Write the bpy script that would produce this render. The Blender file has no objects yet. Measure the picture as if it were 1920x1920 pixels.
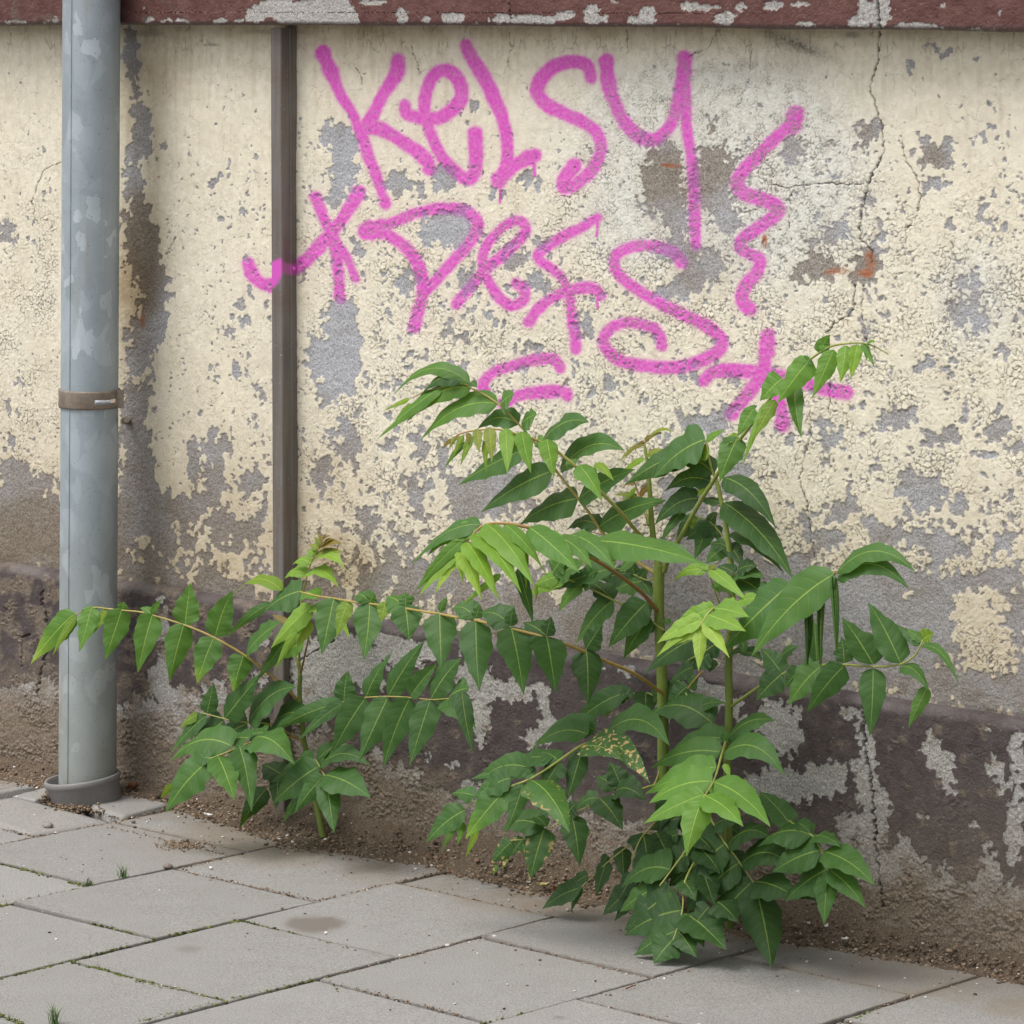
import bpy, math
import numpy as np
from mathutils import Vector

# ------------------------------------------------------------------ camera, sky, sun, exposure
scene = bpy.context.scene
COL = scene.collection
F = 7200.0; CX = 960.0; CY = 10.0; ANG = math.radians(47.15); HCAM = 1.24; D0 = 5.5
FW = np.array([-math.cos(ANG), math.sin(ANG), 0.0])
RT = np.array([math.sin(ANG), math.cos(ANG), 0.0])
CAM = -D0 * FW + np.array([0, 0, HCAM])

cd = bpy.data.cameras.new("camera"); cam = bpy.data.objects.new("camera", cd); COL.objects.link(cam)
cam.location = CAM
cam.rotation_euler = (math.radians(90), 0, math.atan2(FW[1], FW[0]) - math.radians(90))
cd.sensor_width = 36.0; cd.lens = 36.0 * F / 1920.0
cd.shift_y = (CY - 960.0) / 1920.0
cd.clip_start = 0.05; cd.clip_end = 500.0
scene.camera = cam

SUN_EL, SUN_AZ = 62.0, 200.0          # elevation, compass direction the light comes from (0 = +Y, clockwise)
world = bpy.data.worlds.new("World"); scene.world = world; world.use_nodes = True
wn = world.node_tree.nodes; wl = world.node_tree.links; wn.clear()
wo = wn.new("ShaderNodeOutputWorld"); bg = wn.new("ShaderNodeBackground"); sky = wn.new("ShaderNodeTexSky")
hs = wn.new("ShaderNodeHueSaturation"); hs.inputs["Saturation"].default_value = 0.22   # cloud cover: a pale sky
sky.sky_type = 'NISHITA'; sky.sun_disc = False
sky.sun_elevation = math.radians(SUN_EL); sky.sun_rotation = math.radians(SUN_AZ)
sky.dust_density = 4.0; sky.air_density = 1.0
wl.new(sky.outputs[0], hs.inputs["Color"]); wl.new(hs.outputs[0], bg.inputs[0]); wl.new(bg.outputs[0], wo.inputs[0])
bg.inputs[1].default_value = 0.15

sd = bpy.data.lights.new("sun", 'SUN'); sun = bpy.data.objects.new("sun", sd); COL.objects.link(sun)
sd.energy = 1.2; sd.angle = math.radians(28); sd.color = (1.0, 0.96, 0.90)
az = math.radians(SUN_AZ); el = math.radians(SUN_EL)
ldir = Vector((math.sin(az) * math.cos(el), math.cos(az) * math.cos(el), math.sin(el)))
sun.rotation_euler = ldir.to_track_quat('Z', 'Y').to_euler()

vs = scene.view_settings
vs.view_transform = 'Standard'; vs.look = 'None'; vs.gamma = 1.0; vs.exposure = 0.60

# ------------------------------------------------------------------ picture <-> place helpers (measured from the photograph)
def ray(px, py):
    return FW + RT * (px - CX) / F - np.array([0, 0, 1.0]) * (py - CY) / F
def W(px, py, d=0.0):                 # the point at distance d in front of the wall plane
    r = ray(px, py); return CAM + (-d - CAM[1]) / r[1] * r
def G(px, py, z=0.0):                 # the point of the ground
    r = ray(px, py); return CAM + (z - CAM[2]) / r[2] * r
def PROJ(x, y, z):
    rx = x - CAM[0]; ry = y - CAM[1]; rz = z - CAM[2]
    dep = rx * FW[0] + ry * FW[1]
    return CX + F * (rx * RT[0] + ry * RT[1]) / dep, CY - F * rz / dep

# ------------------------------------------------------------------ numpy noise
def hsh(ix, iy, s=0):
    h = (ix.astype(np.int64) * 374761393 + iy.astype(np.int64) * 668265263 + s * 974634721) & 0xFFFFFFFF
    h = ((h ^ (h >> 13)) * 1274126177) & 0xFFFFFFFF
    h = ((h ^ (h >> 16)) * 2246822519) & 0xFFFFFFFF
    return ((h ^ (h >> 15)) & 0xFFFFFF).astype(np.float32) / np.float32(16777216.0)
def noise(x, y, s=0):                 # gradient noise, about -1..1
    x = np.asarray(x, np.float32); y = np.asarray(y, np.float32)
    xi = np.floor(x); yi = np.floor(y); fx = x - xi; fy = y - yi
    xi = xi.astype(np.int64); yi = yi.astype(np.int64)
    u = fx * fx * fx * (fx * (fx * 6 - 15) + 10); v = fy * fy * fy * (fy * (fy * 6 - 15) + 10)
    def g(ox, oy):
        a = hsh(xi + ox, yi + oy, s) * np.float32(6.2831853)
        return np.cos(a) * (fx - ox) + np.sin(a) * (fy - oy)
    a = g(0, 0); b = g(1, 0); c = g(0, 1); d = g(1, 1)
    return 1.5 * ((a * (1 - u) + b * u) * (1 - v) + (c * (1 - u) + d * u) * v)
def fbm(x, y, o=4, s=0, gain=0.5):
    r = 0.0; amp = 1.0; tot = 0.0
    for i in range(o):
        r = r + amp * noise(x * (2 ** i), y * (2 ** i), s + i * 17); tot += amp; amp *= gain
    return r / tot * 1.4
def worley(x, y, s=0, jit=0.9):       # F1, F2, cell centre x, y, cell random
    xi = np.floor(x).astype(np.int64); yi = np.floor(y).astype(np.int64)
    f1 = np.full(x.shape, 9.0, np.float32); f2 = f1.copy(); bx = f1.copy(); by = f1.copy(); br = f1.copy()
    for ox in (-1, 0, 1):
        for oy in (-1, 0, 1):
            cx = xi + ox; cy = yi + oy
            qx = cx + 0.5 + jit * (hsh(cx, cy, s) - 0.5); qy = cy + 0.5 + jit * (hsh(cx, cy, s + 1) - 0.5)
            d = np.hypot(qx - x, qy - y).astype(np.float32)
            m = d < f1
            f2 = np.where(m, f1, np.minimum(f2, d))
            bx = np.where(m, qx, bx); by = np.where(m, qy, by); br = np.where(m, hsh(cx, cy, s + 2), br)
            f1 = np.where(m, d, f1)
    return f1, f2, bx, by, br
def sst(a, b, x):
    t = np.clip((x - a) / (b - a), 0, 1); return t * t * (3 - 2 * t)
def blobs(px, py, L):                 # sum of soft ellipses (x, y, rx, ry, strength)
    r = np.zeros(px.shape, np.float32)
    for b in L:
        x, y, rx, ry = b[:4]; st = b[4] if len(b) > 4 else 1.0
        R = 2.2
        m = (np.abs(px - x) < rx * R) & (np.abs(py - y) < ry * R)
        if not m.any(): continue
        q = ((px[m] - x) / rx) ** 2 + ((py[m] - y) / ry) ** 2
        r[m] += st * np.exp(-0.9 * q * q)
    return r
def seg_dist(px, py, pts, pad):       # distance to a polyline and parameter, only near it
    pts = np.asarray(pts, float)
    d = np.full(px.shape, 1e6, np.float32); k = np.zeros(px.shape, np.float32)
    x0, y0 = pts.min(0) - pad; x1, y1 = pts.max(0) + pad
    m = (px > x0) & (px < x1) & (py > y0) & (py < y1)
    if not m.any(): return d, k
    X = px[m]; Y = py[m]; dm = np.full(X.shape, 1e6); km = np.zeros(X.shape)
    n = len(pts) - 1
    for i in range(n):
        a = pts[i]; b = pts[i + 1]; v = b - a; L = max(v @ v, 1e-9)
        t = np.clip(((X - a[0]) * v[0] + (Y - a[1]) * v[1]) / L, 0, 1)
        q = np.hypot(X - a[0] - t * v[0], Y - a[1] - t * v[1])
        w = q < dm; dm = np.where(w, q, dm); km = np.where(w, (i + t) / n, km)
    d[m] = dm; k[m] = km
    return d, k
def crom(P, n=8):                     # Catmull-Rom through points
    P = np.asarray(P, float)
    if len(P) < 3: return P
    Q = np.vstack([2 * P[0] - P[1], P, 2 * P[-1] - P[-2]]); out = []
    for i in range(1, len(Q) - 2):
        for t in np.linspace(0, 1, n, endpoint=False):
            a, b, c, d = Q[i - 1], Q[i], Q[i + 1], Q[i + 2]
            out.append(0.5 * (2 * b + (c - a) * t + (2 * a - 5 * b + 4 * c - d) * t * t + (3 * b - a - 3 * c + d) * t ** 3))
    out.append(Q[-2]); return np.array(out)

# ------------------------------------------------------------------ scene helpers
def tag(o, label=None, cat=None, group=None, kind=None):
    if label: o["label"] = label
    if cat: o["category"] = cat
    if group: o["group"] = group
    if kind: o["kind"] = kind
    return o
def empty(name, loc):
    o = bpy.data.objects.new(name, None); o.empty_display_size = 0.05; o.location = loc; COL.objects.link(o); return o
def link(name, me, mat=None, parent=None):
    o = bpy.data.objects.new(name, me); COL.objects.link(o)
    if mat is not None: me.materials.append(mat)
    if parent is not None:
        o.parent = parent
        q = parent; off = Vector((0, 0, 0))
        while q is not None: off += Vector(q.location); q = q.parent
        o.location = -off                      # meshes are written in world metres
    return o
def mesh(name, V, faces, smooth=True, attrs=None, uv=None):
    """V (n,3); faces (m,4) or (m,3) array or list of arrays"""
    me = bpy.data.meshes.new(name)
    V = np.asarray(V, np.float32)
    if not isinstance(faces, list): faces = [faces]
    faces = [np.asarray(f, np.int32) for f in faces if len(f)]
    tot = np.concatenate([np.full(len(f), f.shape[1], np.int32) for f in faces])
    loops = np.concatenate([f.ravel() for f in faces])
    me.vertices.add(len(V)); me.vertices.foreach_set("co", V.ravel())
    me.loops.add(len(loops)); me.loops.foreach_set("vertex_index", loops)
    me.polygons.add(len(tot))
    st = np.concatenate([[0], np.cumsum(tot)[:-1]]).astype(np.int32)
    me.polygons.foreach_set("loop_start", st)
    me.polygons.foreach_set("loop_total", tot)
    me.polygons.foreach_set("use_smooth", np.full(len(tot), smooth))
    me.update(calc_edges=True)
    for k, a in (attrs or {}).items():
        a = np.asarray(a, np.float32)
        if a.ndim == 1:
            at = me.attributes.new(k, 'FLOAT', 'POINT'); at.data.foreach_set("value", a)
        else:
            if a.shape[1] == 3: a = np.hstack([a, np.ones((len(a), 1), np.float32)])
            at = me.attributes.new(k, 'FLOAT_COLOR', 'POINT'); at.data.foreach_set("color", a.ravel())
    if uv is not None:
        ul = me.uv_layers.new(name="UVMap"); ul.data.foreach_set("uv", np.asarray(uv, np.float32)[loops].ravel())
    return me
def grid_faces(nr, nc, wrap=False):
    i = np.arange(nr * nc).reshape(nr, nc)
    if wrap: i = np.hstack([i, i[:, :1]])
    return np.stack([i[:-1, :-1].ravel(), i[:-1, 1:].ravel(), i[1:, 1:].ravel(), i[1:, :-1].ravel()], 1)
class MB:                              # collects simple solids into one mesh
    def __init__(s): s.V = []; s.F4 = []; s.F3 = []; s.n = 0; s.A = []
    def add(s, V, F, a=None):
        V = np.asarray(V, float); F = np.asarray(F, int)
        s.V.append(V); (s.F4 if F.shape[1] == 4 else s.F3).append(F + s.n); s.n += len(V)
        s.A.append(np.full(len(V), 0.0 if a is None else a) if np.ndim(a) == 0 else np.asarray(a))
    def tube(s, P, r, n=8, a=None, caps=True):
        P = np.asarray(P, float); r = np.broadcast_to(np.asarray(r, float), (len(P),))
        T = np.gradient(P, axis=0); T /= np.linalg.norm(T, axis=1)[:, None] + 1e-12
        ref = np.array([0, 0, 1.0]) if abs(T[0][2]) < 0.9 else np.array([1.0, 0, 0])
        N = np.cross(T[0], ref); N /= np.linalg.norm(N); rings = []
        for i in range(len(P)):
            N = N - T[i] * (N @ T[i]); N /= np.linalg.norm(N); B = np.cross(T[i], N)
            an = np.linspace(0, 2 * math.pi, n, endpoint=False)
            rings.append(P[i] + r[i] * (np.cos(an)[:, None] * N + np.sin(an)[:, None] * B))
        V = np.vstack(rings); F = grid_faces(len(P), n, True)
        av = None if a is None else (a if np.ndim(a) == 0 else np.repeat(np.asarray(a), n))
        s.add(V, F, av)
        if caps:
            for e, q in ((0, P[0]), (len(P) - 1, P[-1])):
                c = np.vstack([rings[e], q]); f = [[(j + 1) % n, j, n] if e == 0 else [j, (j + 1) % n, n] for j in range(n)]
                s.add(c, f, None if a is None else (a if np.ndim(a) == 0 else np.asarray(a)[e]))
    def box(s, lo, hi):
        x0, y0, z0 = lo; x1, y1, z1 = hi
        V = [(x0, y0, z0), (x1, y0, z0), (x1, y1, z0), (x0, y1, z0), (x0, y0, z1), (x1, y0, z1), (x1, y1, z1), (x0, y1, z1)]
        s.add(V, [(3, 2, 1, 0), (4, 5, 6, 7), (0, 1, 5, 4), (1, 2, 6, 5), (2, 3, 7, 6), (3, 0, 4, 7)])
    def build(s, name, mat, parent=None, smooth=True, attr="tone", uvs=None):
        me = mesh(name, np.vstack(s.V), [np.vstack(f) for f in (s.F4, s.F3) if f], smooth, {attr: np.concatenate(s.A)})
        return link(name, me, mat, parent)

class NT:                              # terse node building
    def __init__(s, name):
        s.m = bpy.data.materials.new(name); s.m.use_nodes = True
        s.t = s.m.node_tree; s.t.nodes.clear()
        s.out = s.n("ShaderNodeOutputMaterial")
    def n(s, typ, **kw):
        o = s.t.nodes.new(typ)
        for k, v in kw.items(): setattr(o, k, v)
        return o
    def set(s, sock, v):
        if isinstance(v, bpy.types.NodeSocket): s.t.links.new(v, sock)
        elif v is not None:
            if hasattr(sock.default_value, "__len__") and not hasattr(v, "__len__"): v = (v, v, v, 1)
            if hasattr(v, "__len__") and len(v) == 3 and len(sock.default_value) == 4: v = (*v, 1)
            sock.default_value = v
    def attr(s, name):
        return s.n("ShaderNodeAttribute", attribute_name=name)
    def sep(s, col):
        o = s.n("ShaderNodeSeparateColor"); s.set(o.inputs[0], col); return o.outputs
    def math(s, op, a, b=None, c=None, clamp=False):
        o = s.n("ShaderNodeMath", operation=op, use_clamp=clamp)
        s.set(o.inputs[0], a); s.set(o.inputs[1], b); s.set(o.inputs[2], c); return o.outputs[0]
    def mix(s, f, a, b, blend='MIX'):
        o = s.n("ShaderNodeMix", data_type='RGBA', blend_type=blend)
        s.set(o.inputs[0], f); s.set(o.inputs[6], a); s.set(o.inputs[7], b); return o.outputs[2]
    def noise(s, scale, detail=3, rough=0.55, vec=None, out=0, dist=0.0):
        o = s.n("ShaderNodeTexNoise"); o.inputs["Scale"].default_value = scale; o.inputs["Detail"].default_value = detail
        o.inputs["Roughness"].default_value = rough; o.inputs["Distortion"].default_value = dist
        s.set(o.inputs["Vector"], vec if vec is not None else s.pos()); return o.outputs[out]
    def vor(s, scale, vec=None, feature='F1', out="Distance", rnd=1.0):
        o = s.n("ShaderNodeTexVoronoi", feature=feature); o.inputs["Scale"].default_value = scale
        o.inputs["Randomness"].default_value = rnd
        s.set(o.inputs["Vector"], vec if vec is not None else s.pos()); return o.outputs[out]
    def pos(s):
        if not hasattr(s, "_p"): s._p = s.n("ShaderNodeNewGeometry").outputs["Position"]
        return s._p
    def ramp(s, f, stops):
        o = s.n("ShaderNodeValToRGB"); e = o.color_ramp.elements
        while len(e) < len(stops): e.new(0.5)
        for i, (p, c) in enumerate(stops):
            e[i].position = p; e[i].color = (c, c, c, 1) if not hasattr(c, "__len__") else (*c, 1)
        s.set(o.inputs[0], f); return o.outputs[0]
    def bump(s, h, strength=0.5, dist=0.002, nrm=None):
        o = s.n("ShaderNodeBump"); s.set(o.inputs["Strength"], strength); o.inputs["Distance"].default_value = dist
        s.set(o.inputs["Height"], h)
        if nrm is not None: s.set(o.inputs["Normal"], nrm)
        return o.outputs[0]
    def bsdf(s, col, rough=0.8, nrm=None, spec=0.3, metal=0.0):
        o = s.n("ShaderNodeBsdfPrincipled")
        s.set(o.inputs["Base Color"], col); s.set(o.inputs["Roughness"], rough); s.set(o.inputs["Metallic"], metal)
        s.set(o.inputs["Specular IOR Level"], spec)
        if nrm is not None: s.set(o.inputs["Normal"], nrm)
        return o.outputs[0]
    def done(s, shader):
        s.t.links.new(shader, s.out.inputs["Surface"]); return s.m

# ------------------------------------------------------------------ materials
def mat_wall():                        # A: paint, crack, dirt, spray   B: brown, rust, soot, flake random
    k = NT("peeling_paint"); a = k.attr("masks"); b = k.attr("masks_b")
    pa, cr, di = k.sep(a.outputs["Color"]); sp = a.outputs["Alpha"]
    br, ru, so = k.sep(b.outputs["Color"]); fr = b.outputs["Alpha"]
    g = k.noise(360, 2, 0.75); g2 = k.noise(60, 4, 0.6); g3 = k.noise(7, 3, 0.5); g4 = k.noise(900, 1, 0.5); pw = k.attr('pale').outputs['Fac']
    pl = k.mix(br, (0.375, 0.385, 0.42), (0.235, 0.20, 0.16))
    pl = k.mix(k.ramp(g, [(0.36, 0), (0.64, 1)]), k.mix(0.36, pl, (0.09, 0.085, 0.08)), k.mix(0.25, pl, (0.70, 0.69, 0.68)))
    pl = k.mix(k.math('MULTIPLY', g2, 0.35), pl, k.mix(1.0, pl, (0.75, 0.72, 0.68), 'MULTIPLY'))
    pt = k.mix(g3, (0.73, 0.69, 0.575), (0.715, 0.65, 0.505)); pt = k.mix(pw, pt, (0.66, 0.66, 0.60))
    pt = k.mix(k.math('MULTIPLY', fr, 0.30), pt, (0.47, 0.42, 0.33))
    pt = k.mix(k.ramp(g2, [(0.45, 0), (0.75, 0.32)]), pt, (0.44, 0.385, 0.29))
    c = k.mix(pa, pl, pt)
    c = k.mix(k.math('MULTIPLY', ru, k.ramp(g2, [(0.35, 0.2), (0.6, 1)])), c, (0.33, 0.12, 0.055))
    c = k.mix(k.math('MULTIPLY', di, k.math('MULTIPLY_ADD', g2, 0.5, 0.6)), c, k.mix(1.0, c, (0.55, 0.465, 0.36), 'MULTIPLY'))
    c = k.mix(k.math('MULTIPLY', so, 0.85), c, (0.055, 0.05, 0.042))
    ss = k.math('MULTIPLY', sp, k.math('MULTIPLY_ADD', k.ramp(k.noise(210, 3, 0.7), [(0.35, 0), (0.6, 1)]), 0.16, 0.80))
    pk = k.mix(pa, (0.43, 0.085, 0.42), (0.66, 0.058, 0.50))
    c = k.mix(ss, c, k.mix(k.math('MULTIPLY', g2, 0.5), pk, (0.44, 0.045, 0.32)))
    c = k.mix(k.math('MULTIPLY', cr, 0.9), c, (0.060, 0.050, 0.038))
    n = k.bump(g, k.math('MULTIPLY_ADD', pa, -0.45, 0.75), 0.0016); n = k.bump(g4, 0.2, 0.0006, n)
    return k.done(k.bsdf(c, 0.85, n, 0.25))
def mat_plinth(name, paint1, paint2, lo=(0.285, 0.272, 0.255), brown=(0.150, 0.112, 0.080), edge=(0.155, 0.135, 0.135)):
    k = NT(name); a = k.attr("masks")
    pa, cr, di = k.sep(a.outputs["Color"]); ed = a.outputs["Alpha"]
    g = k.noise(330, 2, 0.75); g2 = k.noise(45, 5, 0.65); g3 = k.noise(260, 3, 0.6); g4 = k.noise(1100, 1, 0.5)
    pl = k.mix(k.ramp(g, [(0.32, 0), (0.68, 1)]), k.mix(0.5, lo, (0.07, 0.06, 0.05)), k.mix(0.35, lo, (0.68, 0.66, 0.62)))
    pt = k.mix(k.ramp(g2, [(0.35, 0), (0.68, 1)]), paint1, paint2)
    pt = k.mix(k.ramp(g3, [(0.55, 0), (0.75, 0.5)]), pt, k.mix(0.5, pt, (0.2, 0.17, 0.14)))
    pt = k.mix(k.ramp(k.vor(110), [(0.045, 1), (0.075, 0)]), pt, (0.45, 0.42, 0.37))
    c = k.mix(pa, pl, pt)
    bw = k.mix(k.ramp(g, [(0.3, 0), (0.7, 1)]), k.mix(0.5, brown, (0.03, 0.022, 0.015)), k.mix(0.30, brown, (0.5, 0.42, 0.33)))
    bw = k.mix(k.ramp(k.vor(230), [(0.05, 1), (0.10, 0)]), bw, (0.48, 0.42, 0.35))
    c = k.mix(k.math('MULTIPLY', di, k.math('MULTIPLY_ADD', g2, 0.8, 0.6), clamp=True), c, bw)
    c = k.mix(k.math('MULTIPLY', ed, 0.65), c, edge)
    c = k.mix(k.math('MULTIPLY', cr, 0.85), c, (0.03, 0.024, 0.02))
    n = k.bump(g, 0.7, 0.0018); n = k.bump(g4, 0.3, 0.0008, n)
    return k.done(k.bsdf(c, k.mix(pa, (0.9,) * 3, (0.62,) * 3), n, 0.3))
def mat_leaf():
    k = NT("leaf"); uv = k.n("ShaderNodeUVMap").outputs[0]
    sx = k.n("ShaderNodeSeparateXYZ"); k.set(sx.inputs[0], uv); u, v = sx.outputs[0], sx.outputs[1]
    tone = k.attr("tone").outputs["Fac"]; ex = k.attr("extra").outputs["Color"]
    red, spot, under = k.sep(ex)
    au = k.math('ABSOLUTE', k.math('SUBTRACT', u, 0.5)); au = k.math('MULTIPLY', au, 2.0)
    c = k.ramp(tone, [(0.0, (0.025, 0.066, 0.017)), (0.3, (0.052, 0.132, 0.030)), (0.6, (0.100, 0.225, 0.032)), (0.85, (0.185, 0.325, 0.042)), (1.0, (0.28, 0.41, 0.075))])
    c = k.mix(k.math('MULTIPLY', under, 0.8), c, (0.155, 0.245, 0.022))  # underside tint, with the glow of light through the blade put into the colour
    c = k.mix(k.ramp(k.noise(30, 3, 0.6), [(0.35, 0), (0.7, 0.45)]), c, k.mix(1.0, c, (0.66, 0.74, 0.62), 'MULTIPLY'))
    c = k.mix(k.ramp(k.noise(14, 2, 0.5), [(0.4, 0), (0.75, 0.35)]), c, k.mix(1.0, c, (1.35, 1.22, 0.85), 'MULTIPLY'))
    c = k.mix(k.math('MULTIPLY', red, 0.75), c, (0.22, 0.10, 0.035))
    # veins: midrib and arching side veins
    ph = k.math('SUBTRACT', k.math('MULTIPLY', v, 8.5), k.math('MULTIPLY', k.math('POWER', au, 1.4), 1.15))
    fr = k.math('ABSOLUTE', k.math('SUBTRACT', k.math('FRACT', ph), 0.5))
    sv = k.math('MULTIPLY', k.ramp(fr, [(0.0, 1), (0.05, 0)]), k.ramp(au, [(0.5, 1), (0.95, 0)]))
    mv = k.ramp(au, [(0.018, 1), (0.055, 0)])
    c = k.mix(k.math('MULTIPLY', sv, 0.42), c, k.mix(0.6, k.mix(1.0, c, (1.9, 1.8, 1.4), 'MULTIPLY'), (0.22, 0.30, 0.06)))
    c = k.mix(k.math('MULTIPLY', mv, 0.78), c, k.mix(0.5, k.mix(1.0, c, (2.2, 2.0, 1.4), 'MULTIPLY'), (0.38, 0.46, 0.11)))
    sp = k.math('MULTIPLY', spot, k.ramp(k.noise(160, 2, 0.5), [(0.57, 0), (0.62, 1)]))
    c = k.mix(sp, c, k.mix(k.noise(400), (0.62, 0.50, 0.24), (0.40, 0.21, 0.07)))
    h = k.math('ADD', k.math('MULTIPLY', sv, -0.6), k.math('MULTIPLY', mv, -1.0))
    h = k.math('ADD', h, k.math('MULTIPLY', k.math('COSINE', k.math('MULTIPLY', ph, 6.2832)), 0.24))
    n = k.bump(h, 0.4, 0.0008); n = k.bump(k.noise(900, 2), 0.15, 0.0004, n)
    p = k.bsdf(c, k.mix(k.noise(50), (0.42,) * 3, (0.68,) * 3), n, 0.36)
    t = k.n("ShaderNodeBsdfTranslucent"); k.set(t.inputs[0], k.mix(1.0, c, (1.9, 1.75, 0.5), 'MULTIPLY')); k.set(t.inputs["Normal"], n)
    mx = k.n("ShaderNodeMixShader"); mx.inputs[0].default_value = 0.33
    k.t.links.new(p, mx.inputs[1]); k.t.links.new(t.outputs[0], mx.inputs[2])
    return k.done(mx.outputs[0])
def mat_stem():
    k = NT("stem"); t = k.attr("tone").outputs["Fac"]
    c = k.ramp(t, [(0.0, (0.075, 0.125, 0.022)), (0.25, (0.16, 0.22, 0.035)), (0.5, (0.32, 0.33, 0.085)), (0.75, (0.34, 0.20, 0.055)), (1.0, (0.10, 0.055, 0.025))])
    c = k.mix(k.ramp(k.noise(90, 3), [(0.4, 0), (0.75, 0.5)]), c, k.mix(1.0, c, (0.6, 0.55, 0.5), 'MULTIPLY'))
    return k.done(k.bsdf(c, 0.5, k.bump(k.noise(400, 2), 0.2, 0.0005), 0.4))
def mat_zinc():
    k = NT("galvanised_zinc"); p = k.pos()
    mp = k.n("ShaderNodeMapping"); mp.inputs["Scale"].default_value = (1, 1, 0.62); k.set(mp.inputs[0], p)
    wv = k.n("ShaderNodeVectorMath", operation='ADD'); k.set(wv.inputs[0], mp.outputs[0])
    sc = k.n("ShaderNodeVectorMath", operation='SCALE'); k.set(sc.inputs[0], k.noise(30, 2, out=1)); sc.inputs["Scale"].default_value = 0.02
    k.set(wv.inputs[1], sc.outputs[0])
    v1 = k.sep(k.vor(52, wv.outputs[0], out="Color"))[0]; v2 = k.sep(k.vor(26, wv.outputs[0], out="Color"))[1]
    z = k.n("ShaderNodeSeparateXYZ"); k.set(z.inputs[0], p)
    f = k.ramp(v1, [(0.0, 0.30), (0.65, 0.42), (0.86, 0.50), (0.93, 1.0)])
    c = k.mix(f, (0.235, 0.285, 0.315), (0.46, 0.52, 0.555))
    c = k.mix(k.ramp(v2, [(0.72, 0), (0.82, 0.55)]), c, (0.41, 0.47, 0.505))
    c = k.mix(k.ramp(k.noise(9, 4, 0.6), [(0.38, 0), (0.7, 0.55)]), c, (0.225, 0.265, 0.29))
    low = k.math('MULTIPLY_ADD', z.outputs[2], -2.0, 1.05, clamp=True)
    c = k.mix(k.math('MULTIPLY', low, k.math('MULTIPLY_ADD', k.noise(25, 3), 0.6, 0.35)), c, (0.285, 0.285, 0.245))
    st = k.n("ShaderNodeMapping"); st.inputs["Scale"].default_value = (1, 1, 0.06); k.set(st.inputs[0], p)
    c = k.mix(k.ramp(k.noise(70, 3, 0.6, st.outputs[0]), [(0.58, 0), (0.75, 0.45)]), c, (0.30, 0.27, 0.21))
    c = k.mix(k.ramp(k.noise(260, 2), [(0.66, 0), (0.72, 0.6)]), c, (0.13, 0.12, 0.11))
    return k.done(k.bsdf(c, k.mix(v1, (0.42,) * 3, (0.6,) * 3), k.bump(k.noise(60, 2), 0.08, 0.001), 0.5, 0.25))
def mat_simple(name, c1, c2, scale=60, rough=0.6, metal=0.0, bump=0.2, stretch=None, spots=None, spec=0.35):
    k = NT(name); vec = k.pos()
    if stretch:
        mp = k.n("ShaderNodeMapping"); mp.inputs["Scale"].default_value = stretch; k.set(mp.inputs[0], vec); vec = mp.outputs[0]
    c = k.mix(k.ramp(k.noise(scale, 4, 0.6, vec), [(0.35, 0), (0.68, 1)]), c1, c2)
    if spots: c = k.mix(k.ramp(k.noise(scale * 3, 3, 0.6), [(0.60, 0), (0.70, 1)]), c, spots)
    return k.done(k.bsdf(c, rough, k.bump(k.noise(scale * 6, 2), bump, 0.001), spec, metal))
def mat_rail():
    k = NT("anodised_metal"); sp = k.attr("tone").outputs["Fac"]
    mp = k.n("ShaderNodeMapping"); mp.inputs["Scale"].default_value = (1, 1, 0.03); k.set(mp.inputs[0], k.pos())
    c = k.mix(k.ramp(k.noise(120, 3, 0.6, mp.outputs[0]), [(0.35, 0), (0.7, 1)]), (0.135, 0.118, 0.107), (0.20, 0.182, 0.17))
    c = k.mix(k.ramp(k.noise(18, 3), [(0.45, 0), (0.7, 0.5)]), c, (0.14, 0.10, 0.075))
    c = k.mix(k.ramp(k.noise(300, 2), [(0.68, 0), (0.74, 0.7)]), c, (0.4, 0.38, 0.35))
    z = k.n("ShaderNodeSeparateXYZ"); k.set(z.inputs[0], k.pos())
    c = k.mix(k.math('MULTIPLY_ADD', z.outputs[2], -3.2, 1.0, clamp=True), c, (0.155, 0.135, 0.11))
    c = k.mix(sp, c, (0.66, 0.10, 0.52))
    return k.done(k.bsdf(c, 0.45, None, 0.5, 0.3))
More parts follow.
